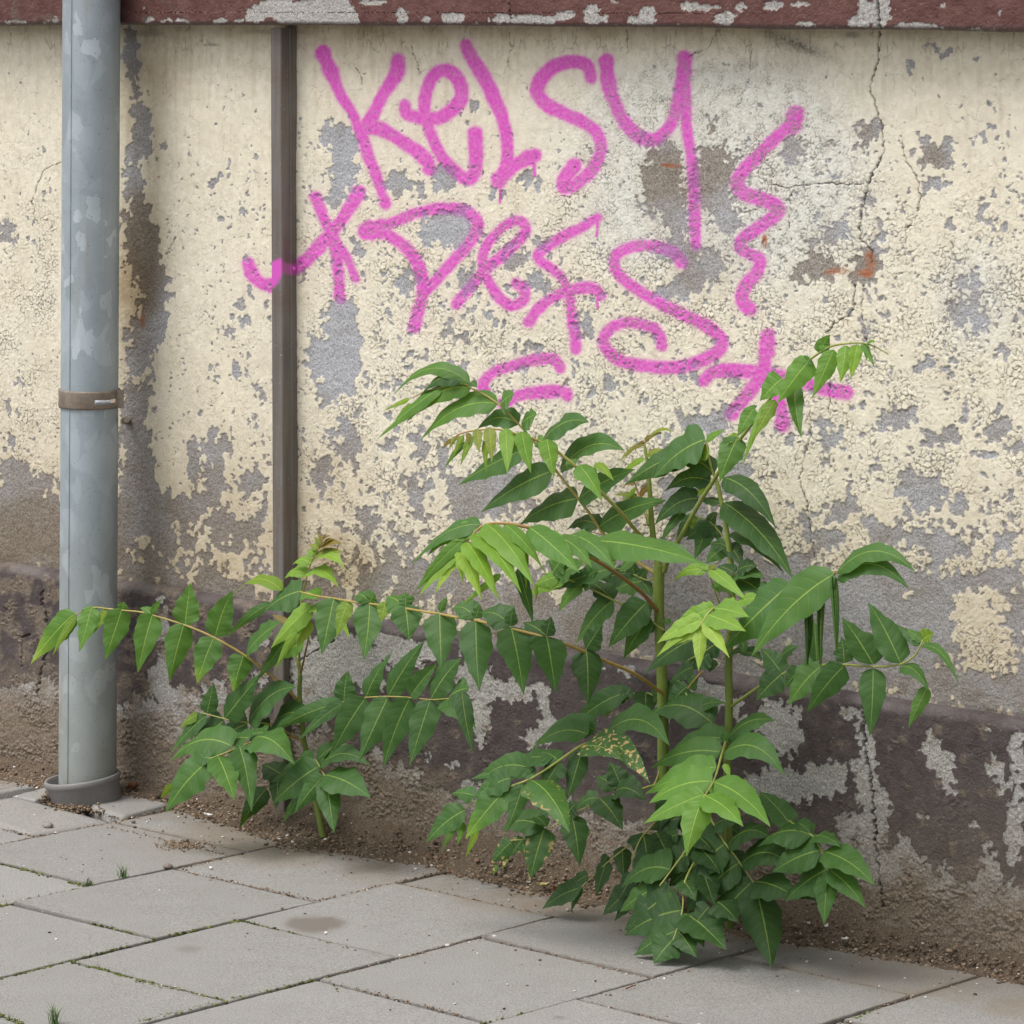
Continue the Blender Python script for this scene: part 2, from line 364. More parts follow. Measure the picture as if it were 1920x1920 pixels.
def mat_slab():
    k = NT("concrete_slab"); a = k.attr("masks"); v, di, st = k.sep(a.outputs["Color"]); ed = a.outputs["Alpha"]
    g = k.noise(480, 2, 0.75); g2 = k.noise(14, 4, 0.6); g1 = k.noise(230, 2, 0.6)
    c = k.mix(v, (0.225, 0.219, 0.207), (0.275, 0.270, 0.257))
    c = k.mix(k.ramp(g2, [(0.35, 0), (0.7, 0.4)]), c, k.mix(1.0, c, (0.80, 0.78, 0.76), 'MULTIPLY'))
    c = k.mix(k.ramp(g, [(0.36, 0.6), (0.48, 0)]), c, (0.085, 0.078, 0.072))
    c = k.mix(k.ramp(g, [(0.53, 0), (0.66, 0.5)]), c, (0.42, 0.40, 0.38))
    c = k.mix(k.ramp(g1, [(0.62, 0), (0.70, 0.35)]), c, (0.36, 0.30, 0.24))
    c = k.mix(k.ramp(k.vor(75), [(0.03, 0.9), (0.055, 0)]), c, (0.60, 0.57, 0.53))
    c = k.mix(k.ramp(k.vor(66.0), [(0.025, 0.85), (0.05, 0)]), c, (0.07, 0.055, 0.045))
    c = k.mix(k.math('MULTIPLY', di, k.math('MULTIPLY_ADD', k.noise(35, 4), 1.1, 0.1), clamp=True), c, k.mix(g, (0.150, 0.115, 0.080), (0.25, 0.205, 0.150)))
    c = k.mix(k.math('MULTIPLY', ed, 0.55), c, (0.10, 0.088, 0.072))
    c = k.mix(k.math('MULTIPLY', st, 0.75), c, (0.125, 0.105, 0.085))
    n = k.bump(g, 0.5, 0.0011)
    return k.done(k.bsdf(c, 0.82, n, 0.3))
def mat_soil(name="soil"):
    k = NT(name); g = k.noise(420, 3, 0.7); g2 = k.noise(30, 4, 0.6)
    c = k.mix(k.ramp(g, [(0.3, 0), (0.7, 1)]), (0.045, 0.033, 0.024), (0.21, 0.16, 0.115))
    c = k.mix(k.ramp(g2, [(0.4, 0), (0.7, 0.6)]), c, (0.095, 0.070, 0.050))
    c = k.mix(k.ramp(k.vor(170), [(0.06, 1), (0.12, 0)]), c, (0.50, 0.44, 0.37))
    return k.done(k.bsdf(c, 0.95, k.bump(g, 0.9, 0.003), 0.2))
def mat_tint(name, stops, rough=0.85):
    k = NT(name); t = k.attr("tone").outputs["Fac"]
    c = k.ramp(t, stops)
    c = k.mix(k.ramp(k.noise(500, 2), [(0.4, 0), (0.7, 0.5)]), c, k.mix(1.0, c, (0.6, 0.58, 0.55), 'MULTIPLY'))
    return k.done(k.bsdf(c, rough, k.bump(k.noise(700, 2), 0.3, 0.0006), 0.3))
# ------------------------------------------------------------------ the old wall: plaster and paint as real relief
Y_PL = 0.018                            # plaster face stands 18 mm behind the plinth face
Z_LEDGE0, Z_LEDGE1, Z_COP = 0.311, 0.3285, 1.2075
MWALL = mat_wall()
MPLINTH = mat_plinth("plinth_coating", (0.050, 0.036, 0.036), (0.078, 0.064, 0.062))
MCOPE = mat_plinth("coping_paint", (0.082, 0.030, 0.026), (0.125, 0.056, 0.048), lo=(0.33, 0.315, 0.30), brown=(0.06, 0.045, 0.04), edge=(0.075, 0.06, 0.06))

def xgrid(step):
    return np.concatenate([np.arange(-3.6, -1.30, 0.014), np.arange(-1.30, 1.02, step), np.arange(1.02, 3.2, 0.014)])
STROKES = [  # word, width, points (picture pixels of the photograph)
 ("Kelsy", 27, [(606,100),(616,123),(628,152)]), ("Kelsy", 20, [(622,138),(640,178),(660,210),(677,250),(692,294),(707,333)]), ("Kelsy", 18, [(703,320),(716,360),(724,383)]),
 ("Kelsy", 25, [(747,113),(743,140),(720,177),(697,223),(681,243)]), ("Kelsy", 25, [(680,240),(713,241),(750,263),(783,284),(802,303)]), ("Kelsy", 24, [(790,288),(803,303),(806,316)]),
 ("Kelsy", 24, [(760,197),(764,213),(790,221),(827,220),(855,202),(868,177),(860,147),(837,132),(813,143),(800,177),(798,213),(810,253),(827,290),(852,320),(875,336),(890,323),(893,293),(892,250)]),
 ("Kelsy", 24, [(875,84),(883,103),(907,143),(930,187),(945,227),(952,267),(952,300),(942,327),(936,341)]), ("Kelsy", 26, [(936,335),(963,311),(987,298),(1004,291)]),
 ("Kelsy", 5, [(939,345),(938,380)]), ("Kelsy", 6, [(1002,305),(1003,329)]),
 ("Kelsy", 24, [(1108,146),(1102,124),(1077,116),(1043,123),(1017,145),(1008,170),(1022,194),(1057,213),(1093,229),(1117,247),(1127,272),(1120,300),(1103,327),(1078,346),(1061,352),(1059,338),(1077,310)]),
 ("Kelsy", 27, [(1138,115),(1140,143),(1147,180)]), ("Kelsy", 24, [(1146,172),(1167,222),(1193,251),(1217,262),(1240,255),(1260,230),(1272,195),(1280,150)]), ("Kelsy", 27, [(1285,110),(1283,145)]),
 ("Kelsy", 20, [(1283,140),(1288,233),(1297,300),(1302,367),(1303,417),(1305,460)]),
 ("Crew", 31, [(1493,213),(1486,236)]), ("Crew", 24, [(1488,230),(1457,257),(1423,290),(1393,322),(1384,345),(1397,363),(1430,374),(1457,386),(1456,402),(1427,424),(1396,446),(1388,463),(1407,477),(1426,488),(1420,510),(1402,532),(1392,555),(1397,570),(1407,579)]),
 ("Defs", 24, [(467,493),(477,517),(494,531),(509,535)]), ("Defs", 24, [(553,506),(580,484),(607,454),(623,436),(642,412),(660,383),(673,361)]),
 ("Defs", 22, [(593,370),(607,407),(623,440),(631,467),(635,500),(638,558)]), ("Defs", 16, [(628,447),(642,470),(655,493),(667,522)]),
 ("Defs", 36, [(687,433),(712,430)]), ("Defs", 22, [(705,428),(740,416),(780,400),(827,391),(867,394),(891,410),(895,430),(880,457),(853,487),(827,517),(800,545)]),
 ("Defs", 23, [(728,440),(757,460),(780,487),(792,520),(793,553),(785,583),(778,612)]),
 ("Defs", 19, [(857,570),(880,541),(907,510),(940,481),(972,453),(987,430),(977,414),(953,420),(923,446),(907,477),(908,507),(920,533),(940,561),(963,573),(982,562),(984,542),(969,531)]),
 ("Defs", 18, [(1122,408),(1090,427),(1050,447),(1014,473),(1014,488),(1040,507),(1058,527),(1069,552),(1073,593),(1079,633),(1080,655)]),
 ("Defs", 20, [(993,603),(1010,580),(1047,553),(1083,541),(1115,541),(1128,555)]), ("Defs", 5, [(1122,412),(1120,442)]), ("Defs", 5, [(1121,560),(1122,576)]),
 ("Defs", 22, [(1278,492),(1260,472),(1223,461),(1186,463),(1158,478),(1155,503),(1175,527),(1210,551),(1260,580),(1320,608),(1350,632),(1352,652),(1330,670),(1273,688),(1207,686),(1158,673),(1133,647),(1138,625),(1160,609),(1192,606),(1226,616),(1238,634),(1241,648)]),
 ("Star", 29, [(1442,630),(1440,660)]), ("Star", 24, [(1440,655),(1435,696),(1448,722),(1463,750),(1469,775),(1470,797)]), ("Star", 24, [(1320,714),(1340,697),(1376,694),(1422,698),(1465,704),(1511,719),(1549,730),(1588,736)]),
 ("Star", 24, [(1432,702),(1407,735),(1384,762),(1373,776)]),
 ("E", 20, [(911,737),(908,720),(923,700),(957,687),(1000,675),(1035,673),(1048,686),(1050,690)]), ("E", 22, [(945,757),(967,744),(997,737),(1040,734),(1062,737),(1064,742)]),
]
TAGS = ["Kelsy", "Defs", "Crew", "Star", "E"]
def spray_field(px, py):
    s = np.zeros(px.shape, np.float32); who = np.full(px.shape, -1, np.int8); best = np.full(px.shape, 1e6, np.float32)
    ed = 2.4 * noise(px / 9, py / 9, 77) + 2.6 * noise(px / 30, py / 30, 78) + 1.5 * noise(px / 3.5, py / 3.5, 79)
    for w, wd, pts in STROKES:
        P = crom(pts)
        d, t = seg_dist(px, py, P, 40)
        soft = 5.5 if wd > 8 else 1.5
        q = d - wd / 2 * (1 + .10 * np.sin(t * 9 + wd)) + (0.5 if wd > 8 else .2) * ed
        core = 1 - sst(-soft * 0.6, soft, q)
        halo = 0.30 * np.exp(-np.clip(q, 0, 60) / 6.5) * (d < 60) * (0.5 + 0.9 * noise(px / 2.0, py / 2.0, 5)) if wd > 8 else 0
        v = np.clip(np.maximum(core, halo), 0, 1)
        m = q < best; best = np.where(m, q, best); who = np.where(m & (v > 0.02), TAGS.index(w), who)
        s = np.maximum(s, v)
    return np.clip(s, 0, 1), who, best

BARE = [ # bare-plaster patches x, y, rx, ry, strength
 # strip to the right of the pipe
 (248,90,22,40,1.6),(250,150,10,40,1.4),(258,200,16,30,1.6),(262,250,22,45,1.7),(252,320,16,50,1.6),(250,390,24,50,1.5),(262,450,32,60,1.5),(285,520,30,50,1.4),(300,570,16,50,1.3),
 (262,640,30,50,0.9),(262,720,28,60,1.0),(258,800,26,60,1.2),(262,880,30,60,1.4),(285,960,50,40,1.2),(238,900,14,200,1.0),(300,620,14,40,1.0),(290,280,8,12,1.2),(303,275,6,6,1.5),
 (244,85,20,46,1.5),(252,150,12,50,1.2),(258,205,14,40,1.2),(264,255,22,50,1.2),(252,325,14,60,1.1),(252,400,24,60,1.2),(268,480,34,60,.9),(296,560,26,60,.9),(270,620,30,40,.9),(300,85,6,16,0.9),(375,285,9,11,1.4),(428,305,6,9,1.4),(420,330,8,8,1.3),(400,343,9,10,1.4),(448,576,11,14,1.5),(424,622,9,16,1.5),(455,600,8,12,1.2),(408,415,5,10,1.4),(455,400,8,8,1.4),(486,300,6,8,1.2),(460,480,6,9,1.0),(470,545,8,10,.9),
 (22,166,8,9,1.3),(44,164,7,8,1.2),(30,180,4,7,1.2),(88,278,9,10,1.4),(20,255,6,8,1.2),(10,428,16,26,1.3),(60,415,6,14,1.3),(28,450,9,10,1.2),(62,455,6,12,1.1),(112,330,8,20,1.2),(70,300,3,12,.9),(85,360,6,9,1.1),
 (20,760,12,16,1.0),(35,720,9,16,1.0),(30,880,34,26,1.0),(45,940,60,40,1.2),(90,905,14,20,1),(20,830,10,20,.8),(60,1000,80,50,1.3),
 (366,860,12,55,1.1),(415,835,28,28,.9),(405,900,24,50,1.1),(355,960,30,28,1.0),(470,905,20,30,.9),(478,790,10,14,.8),(440,690,18,22,.8),(405,690,10,18,.9),(480,720,9,14,.8),(395,990,30,24,.9),(460,1000,30,20,.8),(340,1010,40,24,1.2),(495,960,10,30,.7),
 # right of the rail
 (632,250,30,40,1.5),(646,315,28,36,1.4),(655,280,20,22,1.2),(628,372,16,26,1.2),(650,345,22,16,1.1),(613,240,10,16,1.3),
 (640,610,30,45,1.5),(628,660,44,36,1.5),(650,700,28,36,1.4),(600,690,18,20,1.2),(615,735,20,22,1.2),(660,575,10,20,1.0),
 (888,197,15,18,1.5),(878,233,7,8,1.4),(748,345,26,20,1.4),(742,330,14,12,1.2),(790,362,10,18,1.2),(835,337,26,20,1.4),(812,357,18,10,1.1),(988,336,22,12,1.4),(1010,350,10,12,1.1),(925,365,14,10,1.1),
 (838,425,40,30,1.6),(802,448,14,12,1.3),(862,405,14,14,1.2),(855,450,14,14,1.1),(668,462,9,16,1.3),(727,473,6,6,1.4),(765,528,22,18,1.4),(748,540,10,14,1.2),(874,522,16,18,1.3),(885,545,12,12,1.2),(958,493,20,16,1.4),(985,480,12,12,1.1),(1012,455,20,10,1.3),(1008,530,18,18,1.4),(1025,545,10,10,1.1),
 (903,592,22,11,1.3),(842,616,15,18,1.5),(930,600,12,10,1.1),(1000,650,18,14,.9),(1100,610,14,30,1.0),(1150,720,20,12,.8),(1290,700,20,10,.8),
 (1212,262,18,14,.9),(1250,300,34,36,1.5),(1240,360,40,44,1.4),(1270,410,26,44,1.4),(1215,330,14,24,1.1),(1340,300,44,36,1.5),(1330,350,36,30,1.5),(1355,390,30,34,1.5),(1370,420,22,18,1.2),(1335,222,22,12,1.2),(1330,240,18,10,1.0),(1486,285,24,28,1.5),(1320,500,40,34,1.3),(1290,530,34,24,1.1),(1400,265,14,14,.9),
 (1270,470,30,24,1.0),(1235,470,20,12,.8),(1260,545,30,20,.9),(1250,480,10,8,1),(1345,640,10,8,1.2),
 (1568,437,26,20,1.6),(1548,425,10,10,1.2),(1652,432,14,18,1.4),(1626,248,26,26,1.5),(1640,230,12,22,1.2),(1618,270,14,14,1.2),(1750,285,40,30,1.6),(1735,262,16,14,1.2),(1782,262,10,18,1.2),(1782,310,16,12,1.2),(1752,345,26,16,1.4),(1762,228,5,8,1.4),(1820,250,4,22,1.3),(1832,275,4,14,1.2),(1853,236,12,16,1.5),(1845,250,8,12,1.2),(1850,382,10,17,1.4),(1783,424,7,9,1.4),(1848,420,12,10,1.2),(1885,425,7,7,1.1),
 (1555,35,1,1,0),(1535,505,40,22,1.2),(1520,470,16,20,1.0),(1500,515,14,20,1.1),(1625,500,26,28,1.6),(1640,470,18,16,1.2),(1605,520,18,16,1.2),(1560,505,22,14,1.1),(1820,540,34,38,.95),(1835,600,34,28,.9),(1760,520,8,10,.9),(1800,585,24,20,.8),(1640,555,12,10,.9),(1620,615,9,22,1.4),(1385,555,6,5,1.5),(1408,556,5,5,1.4),(1420,200,12,20,.8),(1362,120,6,10,1.3),(1370,140,4,10,1.1),(1548,140,7,9,1.2),(1600,160,6,10,1.2),(1605,180,6,9,1.2),
 (1704,128,9,7,2.2),(1755,92,10,6,2.0),(1772,100,10,8,2.2),(1786,103,9,10,2.2),(1832,117,9,7,2.2),(1885,108,9,5,2.0),(1747,84,5,8,2),(1905,100,12,5,1.6),(1876,168,4,5,1.2),(1918,190,8,16,1.6),
 (1400,330,8,14,.9),(1560,265,6,14,1.1),(1562,330,5,12,1.1),(1540,405,4,10,1.1),(1628,370,10,20,1.1),(1615,400,12,14,1.0),
 # lower wall
 (605,885,18,30,1.0),(690,985,18,30,1.2),(650,800,18,16,1.0),(655,840,18,30,1.0),(700,900,8,16,.8),(765,688,9,10,1.3),(860,690,30,10,.9),(780,930,20,36,1.2),(755,905,12,14,1.0),(730,835,14,12,1.0),(790,830,12,30,1.1),(905,930,58,40,1.4),(870,960,30,26,1.2),(940,900,30,30,1.1),(905,1040,60,24,1.2),(990,935,16,20,1.0),(830,850,12,24,.9),(845,900,14,14,1.0),(700,1085,26,20,1.0),(735,1060,16,26,1.1),(760,1020,16,20,1.0),(620,1085,10,20,.8),(655,1040,20,20,.8),(810,1090,60,30,1.4),(600,1110,40,20,.8),
 (1330,800,36,24,1.3),(1290,790,26,18,1.2),(1375,712,14,12,1.2),(1364,772,14,16,1.2),(1477,832,12,11,1.6),(1560,822,18,24,1.4),(1545,800,12,12,1.1),(1690,782,30,18,1.5),(1670,795,16,10,1.2),(1712,770,12,10,1.2),(1740,685,14,12,1.0),(1610,760,12,10,1.0),(1872,800,20,16,1.4),(1855,815,12,20,1.2),(1775,820,26,18,1.3),(1740,830,12,22,1.2),(1845,855,22,12,1.2),(1905,840,14,10,1.1),(1885,660,20,12,1.0),(1720,690,10,14,.9),
 (1540,855,8,11,1.2),(1578,955,22,20,1.5),(1597,935,9,14,1.2),(1570,970,20,8,1.2),(1510,975,10,18,1.2),(1725,915,40,20,1.5),(1735,938,40,18,1.5),(1700,900,16,18,1.3),(1765,925,14,14,1.2),(1650,885,9,20,1.2),(1660,1000,28,22,1.4),(1640,985,16,14,1.2),(1680,1015,14,16,1.2),(1800,950,22,16,1.2),(1715,965,22,12,1.2),(1560,1015,22,16,1.1),(1520,1000,14,20,1.0),(1740,1010,44,18,1.4),(1770,1030,50,20,1.3),(1830,1000,16,14,1.0),(1500,1060,30,26,1.3),(1690,1090,90,30,1.3),(1860,1085,60,24,1.2),(1760,1110,60,36,1.4),(1880,1020,14,14,.9),
 (1620,1130,90,46,1.6),(1700,1180,70,50,1.7),(1560,1160,70,44,1.4),(1640,1240,160,40,1.6),(1450,1130,60,60,1.3),(1900,1170,30,30,1.0),(1880,1290,60,28,1.5),(1500,1210,60,50,1.4),(1300,1150,110,70,1.6),(1280,1060,60,60,1.2),(1180,1080,70,60,1.2),(1120,1180,110,44,1.6),(990,1130,90,36,1.4),(1350,1000,50,40,1.1),(1380,900,40,50,.9),(1280,940,50,40,1.1),(1400,1080,50,50,1.2),
]
KEEP = [ # paint that has stayed on inside bare areas
 (242,180,8,35,1.6),(246,240,6,60,1.4),(240,385,9,16,2.0),(240,400,7,12,1.6),(1050,1150,28,22,1.3),(1040,1120,20,18,1.2),(1120,1000,26,16,.8),(1700,1120,14,26,1.9),(1675,1130,8,22,1.6),(1850,1210,50,44,2.3),(1835,1160,30,26,1.9),(1810,1120,30,20,1.2),(1880,1250,22,20,1.8),(1770,1240,24,16,1.6),(1480,1200,14,14,1.8),(1690,1255,22,10,1.4),(1640,1110,10,12,1.0),(1600,1090,26,10,1.1),
 (330,995,8,12,2),(335,1005,8,9,1.6),(265,1015,7,8,1.6),(340,1040,14,12,1.3),(412,1045,16,14,1.8),(372,1000,24,34,1.5),(440,1070,10,20,1.5),(445,1050,12,20,1.5),(460,960,16,20,.9),(282,790,10,34,.9),(236,700,8,18,1.2),(265,715,6,14,1.2),(290,845,6,14,1),(640,1040,30,30,.7),(1000,900,16,16,.9),(1095,905,30,40,.5),(960,770,16,14,.6),(700,870,30,40,.5),(1735,1060,18,14,.9),(1590,1030,26,16,.8),(1690,1040,20,16,.9),(1830,1060,22,16,.8),(1510,880,30,40,.5),(1400,1090,16,12,1.2),
]
WCRACKS = [ (4.2,[(1650,58),(1648,110),(1640,138),(1632,165),(1641,200),(1655,240),(1657,288),(1640,320),(1630,340),(1622,370),(1612,420),(1614,446),(1634,470),(1636,492)]),
 (3,[(1603,535),(1601,580),(1590,592),(1565,608),(1548,625)]),(3.4,[(1618,535),(1617,590),(1622,640)]),(2.5,[(1690,255),(1700,300),(1722,340),(1727,375),(1718,405),(1700,432)]),
 (3,[(1520,770),(1521,818),(1508,850),(1500,903),(1513,945),(1519,1000),(1527,1045)]),(2.4,[(1557,718),(1555,780)]),(2,[(1412,80),(1405,150),(1384,203)]),(2.2,[(1345,52),(1330,88),(1292,106)]),
 (2.2,[(1445,345),(1478,352),(1530,344),(1620,346)]),(2.0,[(1480,352),(1484,400),(1480,430)]),(1.6,[(668,120),(682,160)]),(1.6,[(770,85),(790,140)]),(2.2,[(1175,55),(1178,100)]),(1.6,[(955,60),(960,90),(950,120)]),(2,[(1435,300),(1450,325),(1447,345)]),
 (2,[(120,300),(80,320),(60,380),(70,420)]),(2,[(312,480),(325,455),(332,445)]),(2.5,[(282,180),(276,170)]),(2,[(1395,400),(1420,392)]),(1.8,[(1785,455),(1790,520),(1780,545)]) ]

def wall_fields(X, Z):
    """paint, cracks, dirt, spray, brown, rust, soot, flake random and relief (m) of the plaster face"""
    px, py = PROJ(X, Y_PL, Z)
    mx = (X * 1000).astype(np.float32); mz = (Z * 1000).astype(np.float32)
    wx = mx + 2.2 * noise(mx / 6, mz / 6, 1) + 4 * noise(mx / 25, mz / 25, 3); wz = mz + 2.2 * noise(mx / 6, mz / 6, 2) + 4 * noise(mx / 25, mz / 25, 4)
    # size of the flakes: larger plates near the top, small scales lower down and in the speckled area
    speck = np.clip(blobs(px, py, [(1330,250,260,200,1.0),(1450,380,200,180,.7),(1830,560,80,100,.7),(1200,430,120,90,.6)]), 0, 1)
    S1 = 7.6
    f1, f2, cx, cy, rn = worley(wx / S1, wz / S1, 11)
    g1, g2, hx, hy, gr = worley(wx / 4.2 + 31, wz / 4.2, 23)
    e1 = (f2 - f1) * S1; e2 = (g2 - g1) * 4.2
    # evaluate the peeling at each flake's centre, so whole flakes come off
    qx, qy = PROJ(cx * S1 / 1000, Y_PL, cy * S1 / 1000)
    sx_, sy_ = PROJ((hx - 31) * 4.2 / 1000, Y_PL, hy * 4.2 / 1000)
    def bare(ax, ay, r, ra, rb):
        b0 = np.interp(ay, [50, 110, 200, 330, 480, 700, 820, 930, 1020, 1120, 1250], [-1.5, -1.25, -1.0, -.62, -.47, -.42, -.38, -.36, -.30, -.08, .30])
        b0 = b0 - 0.35 * sst(480, 380, ax) * sst(900, 600, ay) - 0.45 * sst(1700, 1800, ax) * sst(260, 180, ay) - 0.15 * sst(1560, 1700, ax) * sst(500, 300, ay)
        b0 = b0 + 0.10 * sst(560, 640, ax) * sst(1150, 1080, ax) * sst(300, 420, ay) + 0.55 * sst(520, 440, ax) * sst(880, 1000, ay)
        # bare and kept patches with ragged outlines
        jx = ax + 14 * noise(ax / 16, ay / 16, 41) + 6 * noise(ax / 6, ay / 6, 43); jy = ay + 14 * noise(ax / 16, ay / 16, 42) + 6 * noise(ax / 6, ay / 6, 44)
        b = b0 + blobs(jx, jy, BARE) - blobs(jx, jy, KEEP)
        b = b + 0.55 * fbm(ax / 34, ay / 44, 4, 7) + 0.34 * noise(ax / 10, ay / 14, 9) * np.interp(ay, [120, 330, 480], [.3, .8, 1.0]) + ra * (r - 0.5) - 0.06
        return b
    B = bare(qx, qy, rn, 0.55, 0)
    Bs = bare(sx_, sy_, gr, 0.75, 0)
    useS = speck > 0.35
    czq = np.interp(py, [120, 330, 520], [0, .6, 1.0]) * (0.5 + 0.5 * sst(480, 620, px))
    chip = (gr > 1 - 0.20 * czq * sst(-.35, .45, fbm(mx / 75, mz / 90, 3, 20))) & (noise(mx / 14, mz / 14, 19) > -.05)
    paint = (np.where(useS, (Bs < 0.02), (B < 0)) & ~chip).astype(np.float32)
    # crack strength
    cz = np.interp(py, [50, 120, 260, 420, 1200], [0.05, 0.12, 0.45, 0.95, 1.0]) * (0.55 + 0.45 * sst(520, 640, px) + 0.4 * (px < 110)) * (1 - 0.75 * sst(1660, 1760, px) * sst(420, 240, py))
    cz = np.clip(cz + 0.5 * speck, 0, 1) * (0.75 + 0.5 * noise(mx / 60, mz / 60, 13))
    gap1 = 1 - sst(0.25, 1.25, e1 / (0.35 + 0.65 * cz))
    gap2 = (1 - sst(0.1, 0.9, e2)) * np.clip(speck * 1.4 - .3, 0, 1) * sst(-.1, .35, noise(mx / 18, mz / 18, 24))
    hair = 1 - sst(0.25, 0.9, worley_edge(wx / 26, wz / 26, 51) * 26)
    pl_n = sst(-0.25, 0.35, noise(mx / 22, mz / 22, 15) + (cz - 0.55) * 1.2)
    gap = np.clip(np.maximum(gap1 * cz * (0.35 + 0.65 * pl_n), gap2 * 0.8), 0, 1)
    gap = np.maximum(gap, hair * 0.45 * sst(0.65, 0.35, cz) * sst(-.2, .3, noise(mx / 45, mz / 45, 16)))
    # fine vertical drying cracks below the coping
    top = sst(135, 65, py)
    vv = worley_edge(mx / 11, mz / 38, 61) * 11
    gap = np.maximum(gap, (1 - sst(0.2, 1.0, vv)) * top * 0.75 * sst(-.15, .4, noise(mx / 30, mz / 60, 18)))
    crack = np.zeros_like(gap)
    jx = px + 4 * noise(px / 12, py / 12, 71) + 1.5 * noise(px / 4, py / 4, 72); jy = py + 3 * noise(px / 12, py / 12, 73)
    for w, P in WCRACKS:
        d, t = seg_dist(jx, jy, P, 30)
        crack = np.maximum(crack, (1 - sst(w * 0.15, w * 0.55, d)) * (.55 + .6 * sst(-.4, .3, noise(px / 14, py / 14, 74))))
    # relief in millimetres
    und = 2.2 * fbm(mx / 190, mz / 190, 3, 81)
    grain = 0.55 * noise(mx / 2.6, mz / 2.6, 83) + 0.5 * noise(mx / 7, mz / 7, 84) + 0.5 * noise(mx / 20, mz / 20, 85)
    an = rn * 6.283; tl = 0.10 + 0.16 * np.mod(rn * 7.3, 1)
    tl = tl * 0.70
    rx = (wx / S1 - cx) * S1; rz = (wz / S1 - cy) * S1
    curl = np.interp(cz, [0, .5, 1], [0.0, 0.45, 1.0])
    fl = 1.05 + curl * (0.50 * np.clip(f1 / 0.6, 0, 1.3) ** 2 + tl * (np.cos(an) * rx + np.sin(an) * rz) + 0.35 * (rn - .5))
    fls = 0.9 + 0.35 * np.clip(g1 / .6, 0, 1.2) ** 2 + 0.35 * (gr - .5)
    fl = np.where(useS, fls, fl)
    relief = und + np.where(paint > 0.5, fl * (1 - 0.9 * gap) + 0.16 * grain, grain * (1 - 0.3 * paint)) - 2.6 * crack
    crackm = np.clip(np.maximum(gap * paint * 0.85, crack), 0, 1)
    # undercut line: where bare plaster meets a flake the dirt sits against the edge
    # stains and tints
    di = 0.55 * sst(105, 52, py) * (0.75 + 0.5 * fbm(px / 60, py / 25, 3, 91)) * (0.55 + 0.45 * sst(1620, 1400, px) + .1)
    di = di + np.interp(py, [560, 760, 900, 1050], [0, .18, .55, .85]) * sst(760, 420, px) + np.interp(py, [800, 1000, 1150, 1300], [0, .32, .5, .7]) * sst(500, 700, px)
    di = di + 0.6 * blobs(px, py, [(268,180,50,110,.9),(262,470,50,120,1.3),(245,560,40,80,1.2),(330,130,60,60,.5),(255,700,40,90,.8),(1260,360,70,90,.5),(1320,500,70,60,.5),(690,90,120,60,.5),(560,480,30,120,.35),(300,330,30,80,.5),(640,880,90,90,.35),(640,1050,60,60,.8),(1860,700,10,1,0),(545,1000,30,140,.4)])
    di = np.clip(di + 0.15 * fbm(px / 50, py / 80, 3, 93) + .22 * sst(.05, .6, fbm(px / 13, py / 190, 3, 94)) * sst(700, 60, py), 0, 1.2)
    br = np.clip(0.35 + 0.5 * fbm(px / 60, py / 60, 3, 95) + np.interp(py, [700, 1000, 1200], [0, .25, .5]) * sst(1500, 900, px) + blobs(px, py, [(262,480,50,120,.8),(1330,300,60,80,.8),(1540,500,70,40,.9),(1625,500,40,40,.8),(1620,260,30,30,.6),(1740,300,40,30,.6),(1240,340,60,60,.6),(60,1000,100,60,.7)]) - 0.5 * blobs(px, py, [(640,300,50,80,1),(640,660,60,90,1),(840,430,60,40,1),(1640,1180,150,80,1)]), 0, 1)
    ru = np.clip(blobs(px, py, [(1632,492,10,22,1.3),(1622,512,16,8,1.2),(1575,508,22,7,.9),(1555,512,10,5,.7),(1434,452,5,14,1.3),(1262,311,14,4,1.3),(1245,309,8,3,1),(299,332,2,2,1.5),(268,600,4,16,1.0),(1292,1000,1,1,0)]), 0, 1)
    sx = (px - 1500) * 0.93 + (py - 85) * 0.36; sy = -(px - 1500) * 0.36 + (py - 85) * 0.93
    so = np.exp(-(sx / 58) ** 2 - (sy / 13) ** 2) * (0.75 + .5 * noise(px / 5, py / 5, 97)) + 0.28 * blobs(px, py, [(1330,130,24,10,1),(1400,120,20,12,1.1),(1500,130,40,30,.7),(1550,200,12,18,.8),(1380,140,60,30,.4),(1340,220,30,20,.5)]) * (.6 + .8 * noise(px / 4, py / 4, 98))
    so = so + 0.55 * blobs(px, py, [(1600,65,14,6,1),(280,62,30,8,.8),(520,60,60,5,.6),(400,84,14,3,1),(250,120,20,60,.6)])
    so = np.clip(so, 0, 1)
    sp, who, sd_ = spray_field(px, py)
    sp = sp * np.where(paint > .5, 1 - 0.7 * gap, 0.72 + .16 * noise(mx / 3, mz / 3, 88))
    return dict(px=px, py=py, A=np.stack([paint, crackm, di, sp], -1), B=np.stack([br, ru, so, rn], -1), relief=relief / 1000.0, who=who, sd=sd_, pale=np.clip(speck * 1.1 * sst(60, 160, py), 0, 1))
def worley_edge(x, y, s):
    f1, f2, *_ = worley(x, y, s); return f2 - f1

wall = tag(empty("garden_wall", (0, 0.1, 0)), "old garden wall with flaking cream paint, dark plinth and pink spray-painted writing", "wall")

